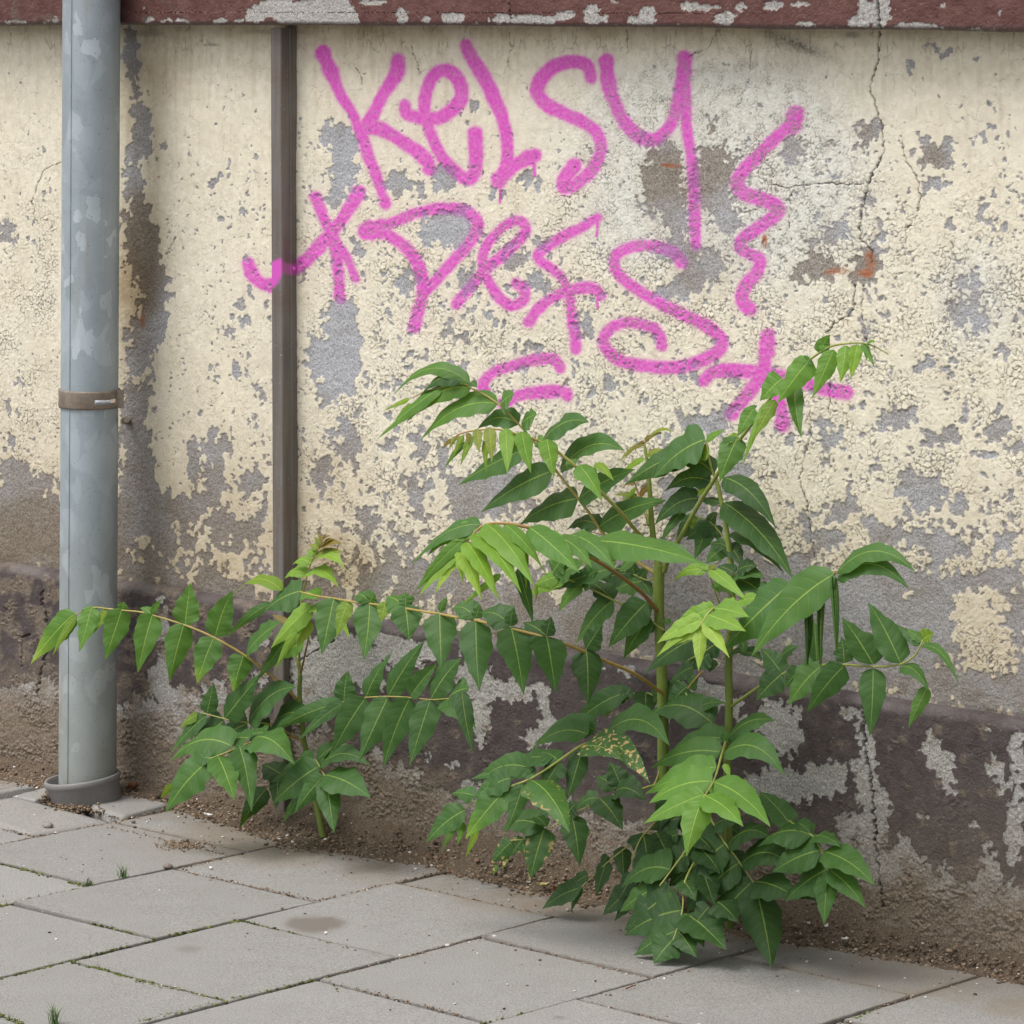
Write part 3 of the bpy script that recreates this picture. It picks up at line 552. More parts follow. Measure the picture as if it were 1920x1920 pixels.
XG = xgrid(0.0016)
ZG = np.concatenate([[Z_LEDGE1], np.arange(Z_LEDGE1 + 0.0012, Z_COP + 0.012, 0.00125)])
Xg, Zg = np.meshgrid(XG, ZG)
fld = wall_fields(Xg, Zg)
edge = sst(Z_LEDGE1 + 0.006, Z_LEDGE1, Zg)
Yg = Y_PL - fld["relief"] * (1 - edge)
V = np.stack([Xg, Yg, Zg], -1).reshape(-1, 3)
Fq = grid_faces(len(ZG), len(XG))[:, :]
whof = fld["who"].ravel(); sdf = fld["sd"].ravel()
fw_ = np.where(sdf[Fq].mean(1) < 1.0, whof[Fq[:, 0]], -1)
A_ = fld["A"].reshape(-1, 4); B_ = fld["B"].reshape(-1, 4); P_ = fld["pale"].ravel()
def submesh(name, sel, parent=wall):
    f = Fq[sel]; ids, inv = np.unique(f, return_inverse=True)
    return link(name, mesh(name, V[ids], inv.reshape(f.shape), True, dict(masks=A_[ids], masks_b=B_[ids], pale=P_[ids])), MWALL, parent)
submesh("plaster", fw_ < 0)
TLAB = {"Kelsy": "pink spray-painted word Kelsy along the top", "Defs": "pink spray-painted line starting with a cross, below the word Kelsy", "Crew": "pink spray-painted wavy squiggle",
        "Star": "pink spray-painted star with long arms", "E": "two short pink spray-painted strokes above the leaves"}
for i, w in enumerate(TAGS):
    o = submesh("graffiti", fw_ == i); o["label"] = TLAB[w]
del V, Fq, fld, A_, B_

# --- plinth
PBARE = [(1465,1360,36,48,1.8),(1440,1330,20,26,1.2),(1480,1400,20,16,1.3),(1500,1470,80,30,1.9),(1440,1470,40,30,1.2),(1560,1455,30,24,1.4),(1620,1360,12,40,1.6),(1625,1440,18,60,1.7),(1640,1530,26,70,1.4),(1752,1410,16,34,1.9),(1772,1440,14,30,1.7),(1780,1478,7,14,1.4),(1868,1440,10,20,1.8),(1880,1468,12,18,1.6),(1912,1430,14,90,1.8),(1900,1560,20,60,1.2),(1590,1335,14,16,1.7),(1850,1370,8,8,1.5),(1595,1555,30,40,.9),(1650,1620,50,40,1.0),(1735,1530,8,8,1.4),(1828,1545,6,10,1.5),(1850,1620,14,40,1.5),(1870,1650,20,30,1.2),(1690,1590,20,20,1),
 (915,1292,60,20,2.0),(880,1270,34,36,1.6),(985,1290,30,16,1.4),(900,1345,16,60,1.7),(1022,1320,12,46,1.9),(1028,1365,16,26,1.8),(1000,1385,20,16,1.2),(770,1222,46,26,2.0),(720,1205,20,34,1.7),(640,1235,60,50,1.6),(600,1300,44,40,1.4),(700,1270,22,40,1.5),(560,1250,40,50,.8),(840,1205,22,14,1.3),(1100,1255,10,12,1.3),(1045,1345,8,8,.8),(1105,1240,26,8,1.2),(1180,1250,20,16,1.2),
 (305,1150,9,40,1.4),(310,1215,14,40,1.5),(300,1275,24,34,1.3),(500,1200,8,26,.9),(490,1270,14,20,.9),(330,1330,30,40,1.2),(400,1320,50,50,.9),(1330,1300,40,34,1.4),(1380,1330,16,20,1.2),(1250,1320,30,40,1.0),(40,1330,60,60,.7),(1110,1330,8,10,1.1)]
PCR = [(3,[(1617,1325),(1622,1400),(1632,1450),(1640,1550),(1646,1620),(1655,1700)]),(3.2,[(80,1108),(78,1130),(88,1150),(86,1175)]),(3,[(40,1195),(55,1190)]),(2.4,[(86,1225),(76,1265),(70,1300)]),(2,[(40,1200),(42,1250)]),(2,[(560,1240),(625,1200)]),(2.6,[(1480,1330),(1485,1345)]),(2,[(1120,1190),(1135,1240)])]
def plinth_fields(X, Z):
    px, py = PROJ(X, 0.0, Z); mx = (X * 1000).astype(np.float32); mz = (Z * 1000).astype(np.float32)
    wx = mx + 3 * noise(mx / 8, mz / 8, 101) + 6 * noise(mx / 30, mz / 30, 103); wz = mz + 3 * noise(mx / 8, mz / 8, 102) + 6 * noise(mx / 30, mz / 30, 104)
    f1, f2, cx, cy, rn = worley(wx / 6, wz / 6, 111)
    qx, qy = PROJ(cx * 6 / 1000, 0.0, cy * 6 / 1000)
    jx = qx + 12 * noise(qx / 14, qy / 14, 141); jy = qy + 12 * noise(qx / 14, qy / 14, 142)
    low = np.interp(qx, [0, 230, 600, 1000, 1920], [1270, 1310, 1365, 1500, 1655])
    dpt = (qy - low) / 60.0                                  # below this line the coating is gone and splashed with dirt
    B = -0.62 + blobs(jx, jy, PBARE) + 0.55 * fbm(qx / 40, qy / 48, 4, 107) + 0.35 * (rn - .5) + 1.3 * sst(-0.6, 1.2, dpt + 0.9 * fbm(qx / 70, qy / 50, 3, 108))
    paint = (B < 0).astype(np.float32)
    lowv = np.interp(px, [0, 230, 600, 1000, 1920], [1290, 1330, 1390, 1545, 1680])
    dd = (py - lowv) / 60.0
    di = sst(-1.3, 0.9, dd + 1.1 * fbm(px / 60, py / 45, 4, 109))
    di = np.maximum(di, 0.75 * sst(0.0, 0.5, fbm(px / 30, py / 30, 4, 110) + 0.5 * sst(700, 350, px) - .25))
    di = np.clip(di * np.interp(px, [0, 900, 1300, 1920], [1, 1, .85, .8]) + 0.25 * sst(900, 1100, px) * sst(1380, 1600, py), 0, 1)
    di = np.clip(di - 0.9 * blobs(px, py, [(915,1292,60,20),(770,1222,46,26),(1022,1330,14,50),(640,1235,50,40),(1465,1360,36,48),(1500,1470,80,30),(1912,1430,14,90),(310,1290,24,40)]), 0, 1)
    crumb = sst(0.05, 0.5, fbm(px / 45, py / 45, 3, 112) + 0.55 * sst(0.3, 0.9, di) - 0.25 + blobs(px, py, [(370,1360,60,60,.6),(690,1420,60,50,.5),(880,1440,60,50,.4),(330,1200,30,50,.3)]))
    crack = np.zeros_like(px, dtype=np.float32)
    kx = px + 5 * noise(px / 10, py / 10, 171) + 2 * noise(px / 4, py / 4, 172)
    for w, P in PCR:
        d, t = seg_dist(kx, py, P, 30); crack = np.maximum(crack, 1 - sst(w * .3, w * .8, d))
    g1, g2, *_ = worley(mx / 9 + .6 * noise(mx / 5, mz / 5, 7), mz / 9, 121)
    h1, h2, *_ = worley(mx / 4, mz / 4, 125)
    grain = 0.55 * noise(mx / 2.6, mz / 2.6, 183) + 0.6 * noise(mx / 7, mz / 7, 184) + 0.9 * noise(mx / 22, mz / 22, 185)
    rel = 3.0 * fbm(mx / 150, mz / 150, 3, 181) + np.where(paint > .5, 1.1 + 0.5 * grain, grain) + crumb * (3.2 * (0.5 - g1) + 1.8 * (0.5 - h1) + 1.5 * noise(mx / 4, mz / 4, 186)) - 4 * crack
    return px, py, paint, np.clip(crack, 0, 1), di, rel / 1000.0
ZP = np.concatenate([np.arange(-0.03, Z_LEDGE1 - 0.0006, 0.0014), [Z_LEDGE1]])
Xg, Zg = np.meshgrid(XG, ZP)
px, py, paint, crack, di, rel = plinth_fields(Xg, Zg)
wob = 0.0022 * fbm(Xg * 14, Xg * 0 + 3.3, 4, 190) + 0.0012 * noise(Xg * 90, Xg * 0, 191)     # the ledge is not quite straight
t = np.clip((Zg + wob - Z_LEDGE0) / (Z_LEDGE1 - Z_LEDGE0), 0, 1)
Yg = Y_PL * (1 - np.sqrt(np.clip(1 - t * t, 0, 1))) * 1.0 - rel * (1 - t ** 3)
Yg = np.where(t > 0.98, np.minimum(Yg, Y_PL), Yg); Yg[-1, :] = Y_PL
edge = sst(0.02, 0.45, t) * (0.6 + 0.8 * fbm(Xg * 12, Zg * 30, 3, 195)) * sst(-.5, .1, noise(Xg * 9, Xg * 0 + 8.2, 196))
edge = np.clip(edge, 0, 1); paint = np.where(t > 0.05, np.maximum(paint, (noise(Xg * 25, Zg * 40, 197) > -.45)), paint); di = di * (1 - 0.7 * edge)
Af = np.stack([paint, crack, di, edge], -1).reshape(-1, 4)
link("plinth", mesh("plinth", np.stack([Xg, Yg, Zg], -1).reshape(-1, 3), grid_faces(len(ZP), len(XG)), True, dict(masks=Af)), MPLINTH, wall)

# --- coping: an overhanging slab with worn oxide-red paint
xs = XG[::1]
prof = [(0.30, 1.36), (0.28, 1.372)] + [(y, 1.372) for y in np.linspace(0.25, -0.02, 6)] + [(-0.030, 1.370), (-0.036, 1.362)]
zf = np.arange(1.355, Z_COP + 0.006, -0.0015); prof += [(-0.038, z) for z in zf]
prof += [(-0.0375, Z_COP + 0.0045), (-0.036, Z_COP + 0.002), (-0.033, Z_COP + 0.0004), (-0.029, Z_COP)] + [(y, Z_COP) for y in np.linspace(-0.02, 0.035, 12)] + [(0.06, Z_COP), (0.30, Z_COP), (0.30, 1.36)]
prof = np.array(prof)
Xc = np.tile(xs, (len(prof), 1)); Yc = np.tile(prof[:, :1], (1, len(xs))); Zc = np.tile(prof[:, 1:], (1, len(xs)))
s_ = np.concatenate([[0], np.cumsum(np.hypot(*np.diff(prof, axis=0).T))])[:, None] * np.ones((1, len(xs)))
cpx, cpy = PROJ(Xc, -0.038, Zc)
mx = (Xc * 1000).astype(np.float32); ms = (s_ * 1000).astype(np.float32)
f1, f2, cx, cy, rn = worley((mx + 3 * noise(mx / 7, ms / 7, 201)) / 7, (ms + 3 * noise(mx / 7, ms / 7, 202)) / 7, 203)
CB = [(450,42,10,6,1.2),(415,40,14,6,1.3),(480,30,20,16,1.6),(520,15,40,22,1.6),(560,30,40,20,1.8),(620,18,40,30,1.8),(600,44,60,8,1.8),(660,35,14,14,1.6),(755,32,12,16,1.6),(800,40,10,8,1.4),(850,36,24,12,1.5),(940,38,20,10,1.4),(1000,40,60,8,1.7),(1060,30,20,10,1.3),(1110,26,14,20,1.6),(1120,38,24,8,1.5),(1215,30,16,20,1.5),(1200,42,30,8,1.5),(1290,12,20,10,1.5),(1330,14,30,6,1.3),(1360,34,20,14,1.8),(1390,12,10,12,1.2),(1450,10,20,8,1.5),(1500,8,24,5,1.2),(1510,46,16,4,1.5),(1600,40,14,10,1.4),(1620,25,12,30,1.7),(1650,20,20,36,1.8),(1720,50,40,6,1.5),(1770,10,5,6,1.3),(1880,14,14,14,.8),(1830,55,20,4,1.3),(700,4,30,6,1.4),(580,6,20,8,1.3),(280,38,10,6,1.2),(330,40,30,5,.9),(270,20,6,10,.7),(100,36,12,8,.9),(30,40,20,5,.9),(1150,3,10,4,1.0)]
jx = cpx + 6 * noise(cpx / 10, cpy / 10, 205); jy = cpy + 4 * noise(cpx / 10, cpy / 10, 206)
B = -0.75 + blobs(jx, jy, CB) + 0.5 * fbm(mx / 28, ms / 22, 4, 207) + 0.3 * (rn - .5) + 0.75 * sst(Z_COP + 0.012, Z_COP + 0.002, Zc) * (0.5 + .8 * noise(mx / 16, ms * 0, 208))
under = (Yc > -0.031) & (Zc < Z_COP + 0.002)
paint = ((B < 0) & ~under).astype(np.float32)
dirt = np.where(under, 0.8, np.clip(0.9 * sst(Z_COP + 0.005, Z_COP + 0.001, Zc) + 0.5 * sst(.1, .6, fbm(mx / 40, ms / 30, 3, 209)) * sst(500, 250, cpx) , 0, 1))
ck = np.zeros_like(cpx)
for w, P in [(4, [(1645, -40), (1646, 10), (1648, 60)]), (2.2, [(955, -20), (958, 40)])]:
    d, _t = seg_dist(cpx + 3 * noise(cpx / 6, cpy / 6, 210), cpy, P, 30); ck = np.maximum(ck, 1 - sst(w * .3, w * .8, d))
rel = 2.0 * fbm(mx / 120, ms / 120, 3, 211) + np.where(paint > .5, 1.0 + .45 * noise(mx / 5, ms / 5, 213) + .5 * noise(mx / 14, ms / 14, 214), .5 * noise(mx / 2.6, ms / 2.6, 215) + .5 * noise(mx / 7, ms / 7, 216)) - 3 * ck
front = (Yc < -0.034)
Yc = np.where(front, Yc - rel / 1000, Yc); wv = 0.0016 * fbm(Xc * 5, Xc * 0 + 1.7, 3, 218) + 0.0006 * noise(Xc * 60, Xc * 0, 219)
Zc = np.where(Zc < Z_COP + 0.02, Zc + wv + np.interp(Xc, [-1.1, 0, .5, .9], [0.0, .004, .0015, -.001]), Zc)
Ac = np.stack([paint, ck, dirt, 0.55 * sst(Z_COP + .012, Z_COP + .004, Zc) * (paint > .5)], -1).reshape(-1, 4)
link("coping", mesh("coping", np.stack([Xc, Yc, Zc], -1).reshape(-1, 3), grid_faces(*Xc.shape)[:, ::-1], True, dict(masks=Ac)), MCOPE, wall)
mb = MB(); mb.box((-3.6, 0.026, -0.05), (3.18, 0.28, 1.25)); mb.build("wall_core", MPLINTH, wall, smooth=False)

# ------------------------------------------------------------------ ground, pavement
MSOIL = mat_soil(); MSLAB = mat_slab()
me = mesh("ground", [(-60, -60, -0.012), (60, -60, -0.012), (60, 60, -0.012), (-60, 60, -0.012)], np.array([[0, 1, 2, 3]]), False)
tag(link("ground", me, MSOIL), kind="structure")

S = 0.3035; rng = np.random.default_rng(5)
MB_P = []; slabV = []; slabF = []; slabA = []; nS = 0
xl = -0.0675 + S * np.arange(-11, 12) + rng.normal(0, 0.0012, 23)
for k in range(22):
    col = k - 11
    x0, x1 = xl[k], xl[k + 1]
    par = (k - 11) % 2
    off = -0.168 if par == 0 else -0.318           # joints staggered by half a slab
    ys = [off - S * 0.992 * j for j in range(0, 15)]
    ends = [(-0.012, off)] + [(ys[j], ys[j + 1]) for j in range(14)]
    for (ya, yb) in ends:
        if ya - yb < 0.05: continue
        if col == -3 and ya > -0.05: continue       # the cut pieces round the drain are built below
        cxm, cym = (x0 + x1) / 2, (ya + yb) / 2
        fine = (-1.25 < cxm < 1.25) and (cym > -1.05)
        g = 0.0020 + abs(rng.normal(0, 0.0008))
        a, b, c, d = x0 + g, x1 - g, yb + g, ya - g
        n = 44 if fine else 6
        bev = np.array([0, 0.0006, 0.0013, 0.0022, 0.004])
        def axis(lo, hi):
            return np.unique(np.concatenate([lo + bev, np.linspace(lo + 0.010, hi - 0.010, n), hi - bev]))
        U, Vv = np.meshgrid(axis(a, b), axis(c, d))
        dist = np.minimum.reduce([U - a, b - U, Vv - c, d - Vv])
        chip = 0.0006 + 0.0010 * noise(U * 90, Vv * 90, 301)
        Zs = -np.clip(1 - dist / np.maximum(chip + 0.0010, .0007), 0, 1) ** 2 * 0.004
        Zs += 0.00035 * noise(U * 40, Vv * 40, 303) + rng.normal(0, 0.0008) + (U - cxm) * rng.normal(0, .004) + (Vv - cym) * rng.normal(0, .004)
        r = rng.normal(0, 0.0025); U2 = U + (Vv - cym) * r; V2 = Vv - (U - cxm) * r
        sp_, sq_ = PROJ(U2, V2, 0 * U2)
        dirt = sst(-0.20, -0.02, V2 + 0.09 * fbm(U2 * 9, V2 * 9, 3, 305)) * .85 + .5 * sst(.012, .0, dist) * sst(-0.42, -0.1, V2)
        dirt = dirt + 0.8 * blobs(sp_, sq_, [(520,1600,90,26,.9),(380,1585,120,30,.5),(450,1560,120,26,.6),(950,1690,100,24,.8),(1080,1700,80,24,.8),(1880,1890,40,16,.7),(1640,1830,60,14,.4),(180,1530,60,16,.5),(1200,1740,90,24,.6),(700,1640,60,18,.3)])
        stain = blobs(sp_ + 5 * noise(sp_ / 12, sq_ / 12, 306), sq_ + 3 * noise(sp_ / 9, sq_ / 9, 307), [(585,1735,42,15,1.15),(620,1731,28,10,1.0),(555,1730,16,9,1),(352,1779,24,6,.55),(1048,1910,10,4,.8),(525,1755,10,3,.35)])
        val = np.full(U.shape, np.clip(rng.normal(.5, .25), 0, 1)) + (0.3 if cym > -.35 else 0) * (col < 0)
        V0 = np.stack([U2, V2, Zs], -1).reshape(-1, 3)
        slabF.append(grid_faces(*U.shape) + nS); slabV.append(V0); nS += len(V0)
        edk = sst(.0032, .0006, dist + .0016 * noise(U * 120, Vv * 120, 311)); slabA.append(np.stack([np.clip(val, 0, 1), np.clip(dirt, 0, 1), np.clip(stain, 0, 1), edk], -1).reshape(-1, 4))
        # skirt so that each slab is a solid
        ring = np.concatenate([np.arange(U.shape[1]), np.arange(1, U.shape[0]) * U.shape[1] + U.shape[1] - 1, (U.shape[0] - 1) * U.shape[1] + np.arange(U.shape[1] - 2, -1, -1), np.arange(U.shape[0] - 2, 0, -1) * U.shape[1]])
        base = V0[ring].copy(); base[:, 2] = -0.03
        m = len(ring); i0 = nS - len(V0) + ring; j0 = nS + np.arange(m)
        slabV.append(base); slabA.append(np.tile([[.3, .8, 0, 1]], (m, 1))); nS += m
        slabF.append(np.stack([i0, j0, np.roll(j0, -1), np.roll(i0, -1)], 1))
pav = link("pavement", mesh("pavement", np.vstack(slabV), np.vstack(slabF), True, dict(masks=np.vstack(slabA))), MSLAB)
tag(pav, "worn grey concrete slab pavement laid in staggered rows", "pavement", kind="structure")
# ------------------------------------------------------------------ drainpipe, clamp, drain collar, rail
MZINC = mat_zinc()
MRUST = mat_simple("rusty_steel", (0.17, 0.14, 0.11), (0.24, 0.20, 0.165), 70, 0.6, 0.25, 0.3, spots=(0.20, 0.085, 0.03))
MBOLT = mat_simple("bolt_metal", (0.26, 0.27, 0.29), (0.36, 0.37, 0.39), 200, 0.45, 0.3, 0.1)
MPVC = mat_simple("grey_plastic", (0.175, 0.168, 0.168), (0.205, 0.197, 0.195), 40, 0.55, 0.0, 0.15, spots=(0.24, 0.21, 0.17))
PD = 0.086                              # pipe axis stands 86 mm off the wall
Pb = W(164.0, 1470, PD); Pt = W(171.5, 0, PD)
ax = (Pt - Pb) / np.linalg.norm(Pt - Pb)
dep = (Pb - CAM) @ FW; PR = 54.0 * dep / F
def pipe_at(z): return Pb + ax * ((z - Pb[2]) / ax[2])
pipe = tag(empty("downpipe", (Pb[0], Pb[1], 0.0)), "grey galvanised metal downpipe standing against the wall", "downpipe")
def lathe(prof, p0, a, n=96, seam=None):
    a = np.asarray(a); u = np.cross(a, [0, 1, 0]); u /= np.linalg.norm(u); v = np.cross(a, u)
    an = np.linspace(0, 2 * math.pi, n, endpoint=False); V = []
    for r, h in prof:
        V.append(p0 + a * h + r * (np.cos(an)[:, None] * u + np.sin(an)[:, None] * v))
    return np.vstack(V), grid_faces(len(prof), n, True)
p0 = pipe_at(0.012)
hs_ = np.linspace(0, 1.75, 60)
V, Fp = lathe([(PR * (1 + 0.0012 * math.sin(h * 9)), h) for h in hs_] + [(PR - 0.003, 1.75), (PR - 0.003, 0.0)], p0, ax)
link("pipe", mesh("pipe", V, Fp, True), MZINC, pipe)
# folded seam down the left of the pipe
th = []
for z in np.linspace(0.02, 1.74, 40):
    c = pipe_at(z); dl = RT * (-0.60) - FW * 0.80
    th.append(c + dl * (PR + 0.0002))
mb = MB(); mb.tube(th, 0.0014, 6); mb.build("seam", MZINC, pipe)
# clamp
zc = [W(x, y, PD + .04)[2] for x, y in ((165, 773), (165, 738))]
zc0, zc1 = W(165, 771, PD + PR)[2], W(165, 737, PD + PR)[2]
c0 = pipe_at(zc0)
hgt = (zc1 - zc0)
V, Fp = lathe([(PR + .0002, 0.0), (PR + .003, 0.0), (PR + .0036, hgt * .1), (PR + .0028, hgt * .5), (PR + .0036, hgt * .9), (PR + .003, hgt), (PR + .0002, hgt)], c0, ax)
clamp = link("pipe_clamp", mesh("pipe_clamp", V, Fp, True), MRUST, pipe)
mid = pipe_at((zc0 + zc1) / 2)
d1 = RT * 0.74 - FW * 0.67; d2 = RT * 0.93 - FW * 0.36; tng = np.cross(ax, d2)
mb = MB()                               # bent ear of the clamp on the right
for zz in (0,):
    e0 = mid + d2 * (PR + .002); w3 = ax * hgt * .5; t3 = np.cross(ax, d2) * 0.0018; out = d2 * 0.012
    P8 = [e0 - w3 - t3, e0 + out - w3 - t3, e0 + out - w3 + t3, e0 - w3 + t3, e0 + w3 - t3, e0 + out + w3 - t3, e0 + out + w3 + t3, e0 + w3 + t3]
    mb.add(P8, [(3, 2, 1, 0), (4, 5, 6, 7), (0, 1, 5, 4), (1, 2, 6, 5), (2, 3, 7, 6), (3, 0, 4, 7)])
mb.build("clamp_ear", MRUST, clamp, smooth=False)
bA = W(178, 755, PD + .062); bB = W(206, 754.5, PD + .040)
mb = MB(); mb.tube([bA, bA + (bB - bA) * .02, bA * .5 + bB * .5, bB], [0.0025, 0.0036, 0.0036, 0.0036], 12); mb.build("bolt", MBOLT, clamp)
mb = MB(); nA = W(209, 755, PD + .040); nB = W(218, 754, PD + .036); mb.tube([nA, nB], 0.0058, 6); mb.build("nut", MRUST, clamp, smooth=False)
rA = W(214, 789, PD); rB = W(238, 788, -0.02); rA = np.array([rA[0], -PD * .7, rA[2]])
mb = MB(); mb.tube([rA, W(232, 789, 0.005), W(240, 789, -0.02)], [0.005, 0.0055, 0.006], 10); mb.build("wall_rod", MRUST, clamp)

# drain collar
cg = G(164.5, 1488); cx_, cy_ = Pb[0] + 0.0045, Pb[1] - 0.003
CR = 71.0 * dep / F
tilt = np.array([0.085, 0.045, 1.0]); tilt /= np.linalg.norm(tilt); tilt = np.array([-RT[0] * .13, -RT[1] * .13, 1.0]); tilt /= np.linalg.norm(tilt)
base = np.array([cx_, cy_, -0.035])
hC = 0.073
prof = [(CR - .003, 0), (CR - .002, hC - .012), (CR - .0005, hC - .010), (CR + .0006, hC - .007), (CR + .0006, hC - .002), (CR - .0008, hC), (CR - .0035, hC), (CR - .0048, hC - .002), (CR - .006, hC - .018), (CR - .0065, hC - .02), (CR - .0065, 0.015), (0.002, 0.014)]
V, Fp = lathe(prof, base, tilt)
col_ = link("drain_collar", mesh("drain_collar", V, Fp, True), MPVC)
tag(col_, "dark grey plastic drain collar round the foot of the downpipe, tilted in the paving", "drain collar")

# rail
MRAIL = mat_rail()
RD = 0.0150
xL = W(507, 60, RD); xR = W(526.5, 60, RD); wR = xR[0] - xL[0]
xLb = W(513, 1500, RD)
leanx = (xLb[0] - xL[0]) / (xLb[2] - xL[2])
dB = None
for dd in np.linspace(RD, -0.03, 200):
    q = W(553.5, 60, dd)
    if q[0] >= xR[0] - 0.0003 and dB is None and abs(q[0] - xR[0]) < 0.0008: dB = dd
dB = -0.0165
SPR = np.array([(495, 532), (507, 524), (518, 504), (527, 500), (537, 504), (546, 506), (560, 503)], float)
zz = np.concatenate([np.arange(-0.01, 0.70, 0.02), np.arange(0.70, 0.95, 0.0015), np.arange(0.95, 1.206, 0.02), [1.206]])
# cross-section (x from the left edge, distance in front of the wall)
sec = [(0, -0.018), (0, RD - .0008), (.0008, RD)] + [(t, RD) for t in np.linspace(.002, wR - .002, 14)] + [(wR - .0013, RD), (wR, RD - .0013)]
rid = RD - (RD - dB) * 0.58
for t in np.linspace(RD - .002, rid + .0012, 10): sec.append((wR, t))
sec += [(wR + .0010, rid + .0010), (wR + .0019, rid), (wR + .0010, rid - .0010)]
for t in np.linspace(rid - .0014, -.0165, 10): sec.append((wR, t))
sec.append((wR, -0.0195))
sec = np.array(sec)
Xr = xL[0] + sec[None, :, 0] + (zz[:, None] - xL[2]) * leanx; Yr = -sec[None, :, 1] + 0 * zz[:, None]; Zr = zz[:, None] + 0 * Xr
pxr, pyr = PROJ(Xr, Yr, Zr)
d, t = seg_dist(pxr, pyr, SPR, 40)
side = (sec[None, :, 0] > wR - .0005) & (sec[None, :, 1] < RD - .001)
wd = np.where(side, 11 + 0 * pxr, 13.5); sp = (1 - sst(-3, 6, d - wd + np.where(side, 3, 0))) * np.where(side, 0.62, 0.97)
sp = np.where(side & (pxr < 541), sp * .75, sp)
rail = tag(empty("metal_rail", (xL[0], -RD / 2, 0.0)), "narrow brown grey metal rail running upright on the wall from coping to ground", "rail")
V = np.stack([Xr, Yr, Zr], -1).reshape(-1, 3)
link("channel", mesh("channel", V, grid_faces(*Xr.shape), False, dict(tone=sp.ravel())), MRAIL, rail)
capv = np.stack([Xr[-1], Yr[-1], Zr[-1]], -1)
rv = W(548.5, 504, -.010); rv[0] = float(np.interp(504, pyr[:, -3], Xr[:, -3])) if pyr[0, -3] < pyr[-1, -3] else float(np.interp(504, pyr[::-1, -3], Xr[::-1, -3]))
mb = MB(); nx = np.array([1.0, 0, 0])
mb.tube([rv - nx * .001, rv + nx * .0012, rv + nx * .0024, rv + nx * .003], [.0042, .0040, .0030, .0008], 14, a=1.0); mb.build("rivet", MRAIL, rail)

# ------------------------------------------------------------------ cut pieces of paving round the drain
def slab_piece(name, px4, label, zt=0.0, th=0.05):
    P = np.array([G(*p) for p in px4]); c = P.mean(0)
    n = 14; u = np.linspace(0, 1, n); U, Vv = np.meshgrid(u, u)
    Q = ((1 - U) * (1 - Vv))[..., None] * P[0] + (U * (1 - Vv))[..., None] * P[1] + (U * Vv)[..., None] * P[2] + ((1 - U) * Vv)[..., None] * P[3]
    Q[..., 2] = zt + .0007 * noise(Q[..., 0] * 60, Q[..., 1] * 60, 333)
    e = np.minimum.reduce([U, 1 - U, Vv, 1 - Vv]); Q[..., 2] -= np.where(e == 0, .0016, 0)
    V0 = Q.reshape(-1, 3); f0 = grid_faces(n, n)
    ring = np.concatenate([np.arange(n), np.arange(1, n) * n + n - 1, (n - 1) * n + np.arange(n - 2, -1, -1), np.arange(n - 2, 0, -1) * n])
    b = V0[ring].copy(); b[:, 2] = zt - th; m = len(ring); j0 = len(V0) + np.arange(m)
    f1 = np.stack([ring, j0, np.roll(j0, -1), np.roll(ring, -1)], 1)
    a = np.vstack([np.tile([[1, .12, 0, 0]], (len(V0), 1)), np.tile([[.5, .6, 0, .6]], (m, 1))])
    o = link(name, mesh(name, np.vstack([V0, b]), np.vstack([f0, f1]), True, dict(masks=a)), MSLAB)
    return tag(o, label, "paving slab")
slab_piece("cut_slab", [(231, 1536), (319, 1511), (246, 1487), (158, 1512)], "small square cut slab beside the drain collar at the wall foot", 0.004)
slab_piece("cut_slab", [(-150, 1557), (60, 1567), (214, 1543), (30, 1494)][1:] + [(-95, 1513)], "pale wide slab with a pebble on it, in front of the drain collar", 0.001)
slab_piece("cut_slab", [(-60, 1499), (76, 1472), (0, 1452), (-140, 1476)], "grey corner slab against the wall, left of the drain collar", 0.0)
slab_piece("cut_slab", [(66, 1502), (100, 1494), (98, 1474), (24, 1494)], "narrow strip of slab wedged against the left of the drain collar", 0.002)

# ------------------------------------------------------------------ soil and crumbs along the wall foot
def soil_edge(x):                       # how far the soil reaches over the slabs
    E_ = [(0,1462),(80,1476),(318,1514),(400,1536),(480,1562),(560,1590),(650,1601),(800,1622),(900,1647),(1000,1672),(1200,1716),(1400,1757),(1560,1777),(1700,1802),(1820,1824),(1920,1846)]
    g = np.array([G(*e) for e in E_]); return np.interp(x, g[:, 0], g[:, 1])
xs = np.concatenate([np.arange(-3.6, -1.3, .03), np.arange(-1.3, 1.0, .0028), np.arange(1.0, 3.2, .03)])
vt = np.linspace(0, 1, 46)
Xs, Tt = np.meshgrid(xs, vt)
ye = soil_edge(Xs) - 0.008 + 0.008 * noise(Xs * 22, 0 * Xs, 401) + 0.006 * noise(Xs * 70, 0 * Xs, 402)
y0 = 0.012
Ys = y0 + (ye - y0) * Tt
hh = np.interp(Xs, [-1.14, -.75, -.3, .2, .9], [.012, .022, .042, .048, .050]) * (1 + .35 * noise(Xs * 8, Xs * 0, 403))
bumpy = .004 * fbm(Xs * 60, Ys * 60, 4, 404) + .0018 * noise(Xs * 300, Ys * 300, 405)
Zs = hh * (1 - Tt) ** 2.2 + 0.0030 * (1 - Tt) + bumpy * np.clip(1.1 - Tt, 0, 1) ** .7 + .0012 - .0075 * sst(.93, 1.0, Tt)
me = mesh("soil_strip", np.stack([Xs, Ys, Zs], -1).reshape(-1, 3), grid_faces(*Xs.shape)[:, ::-1], True)
tag(link("soil_strip", me, MSOIL), kind="structure")
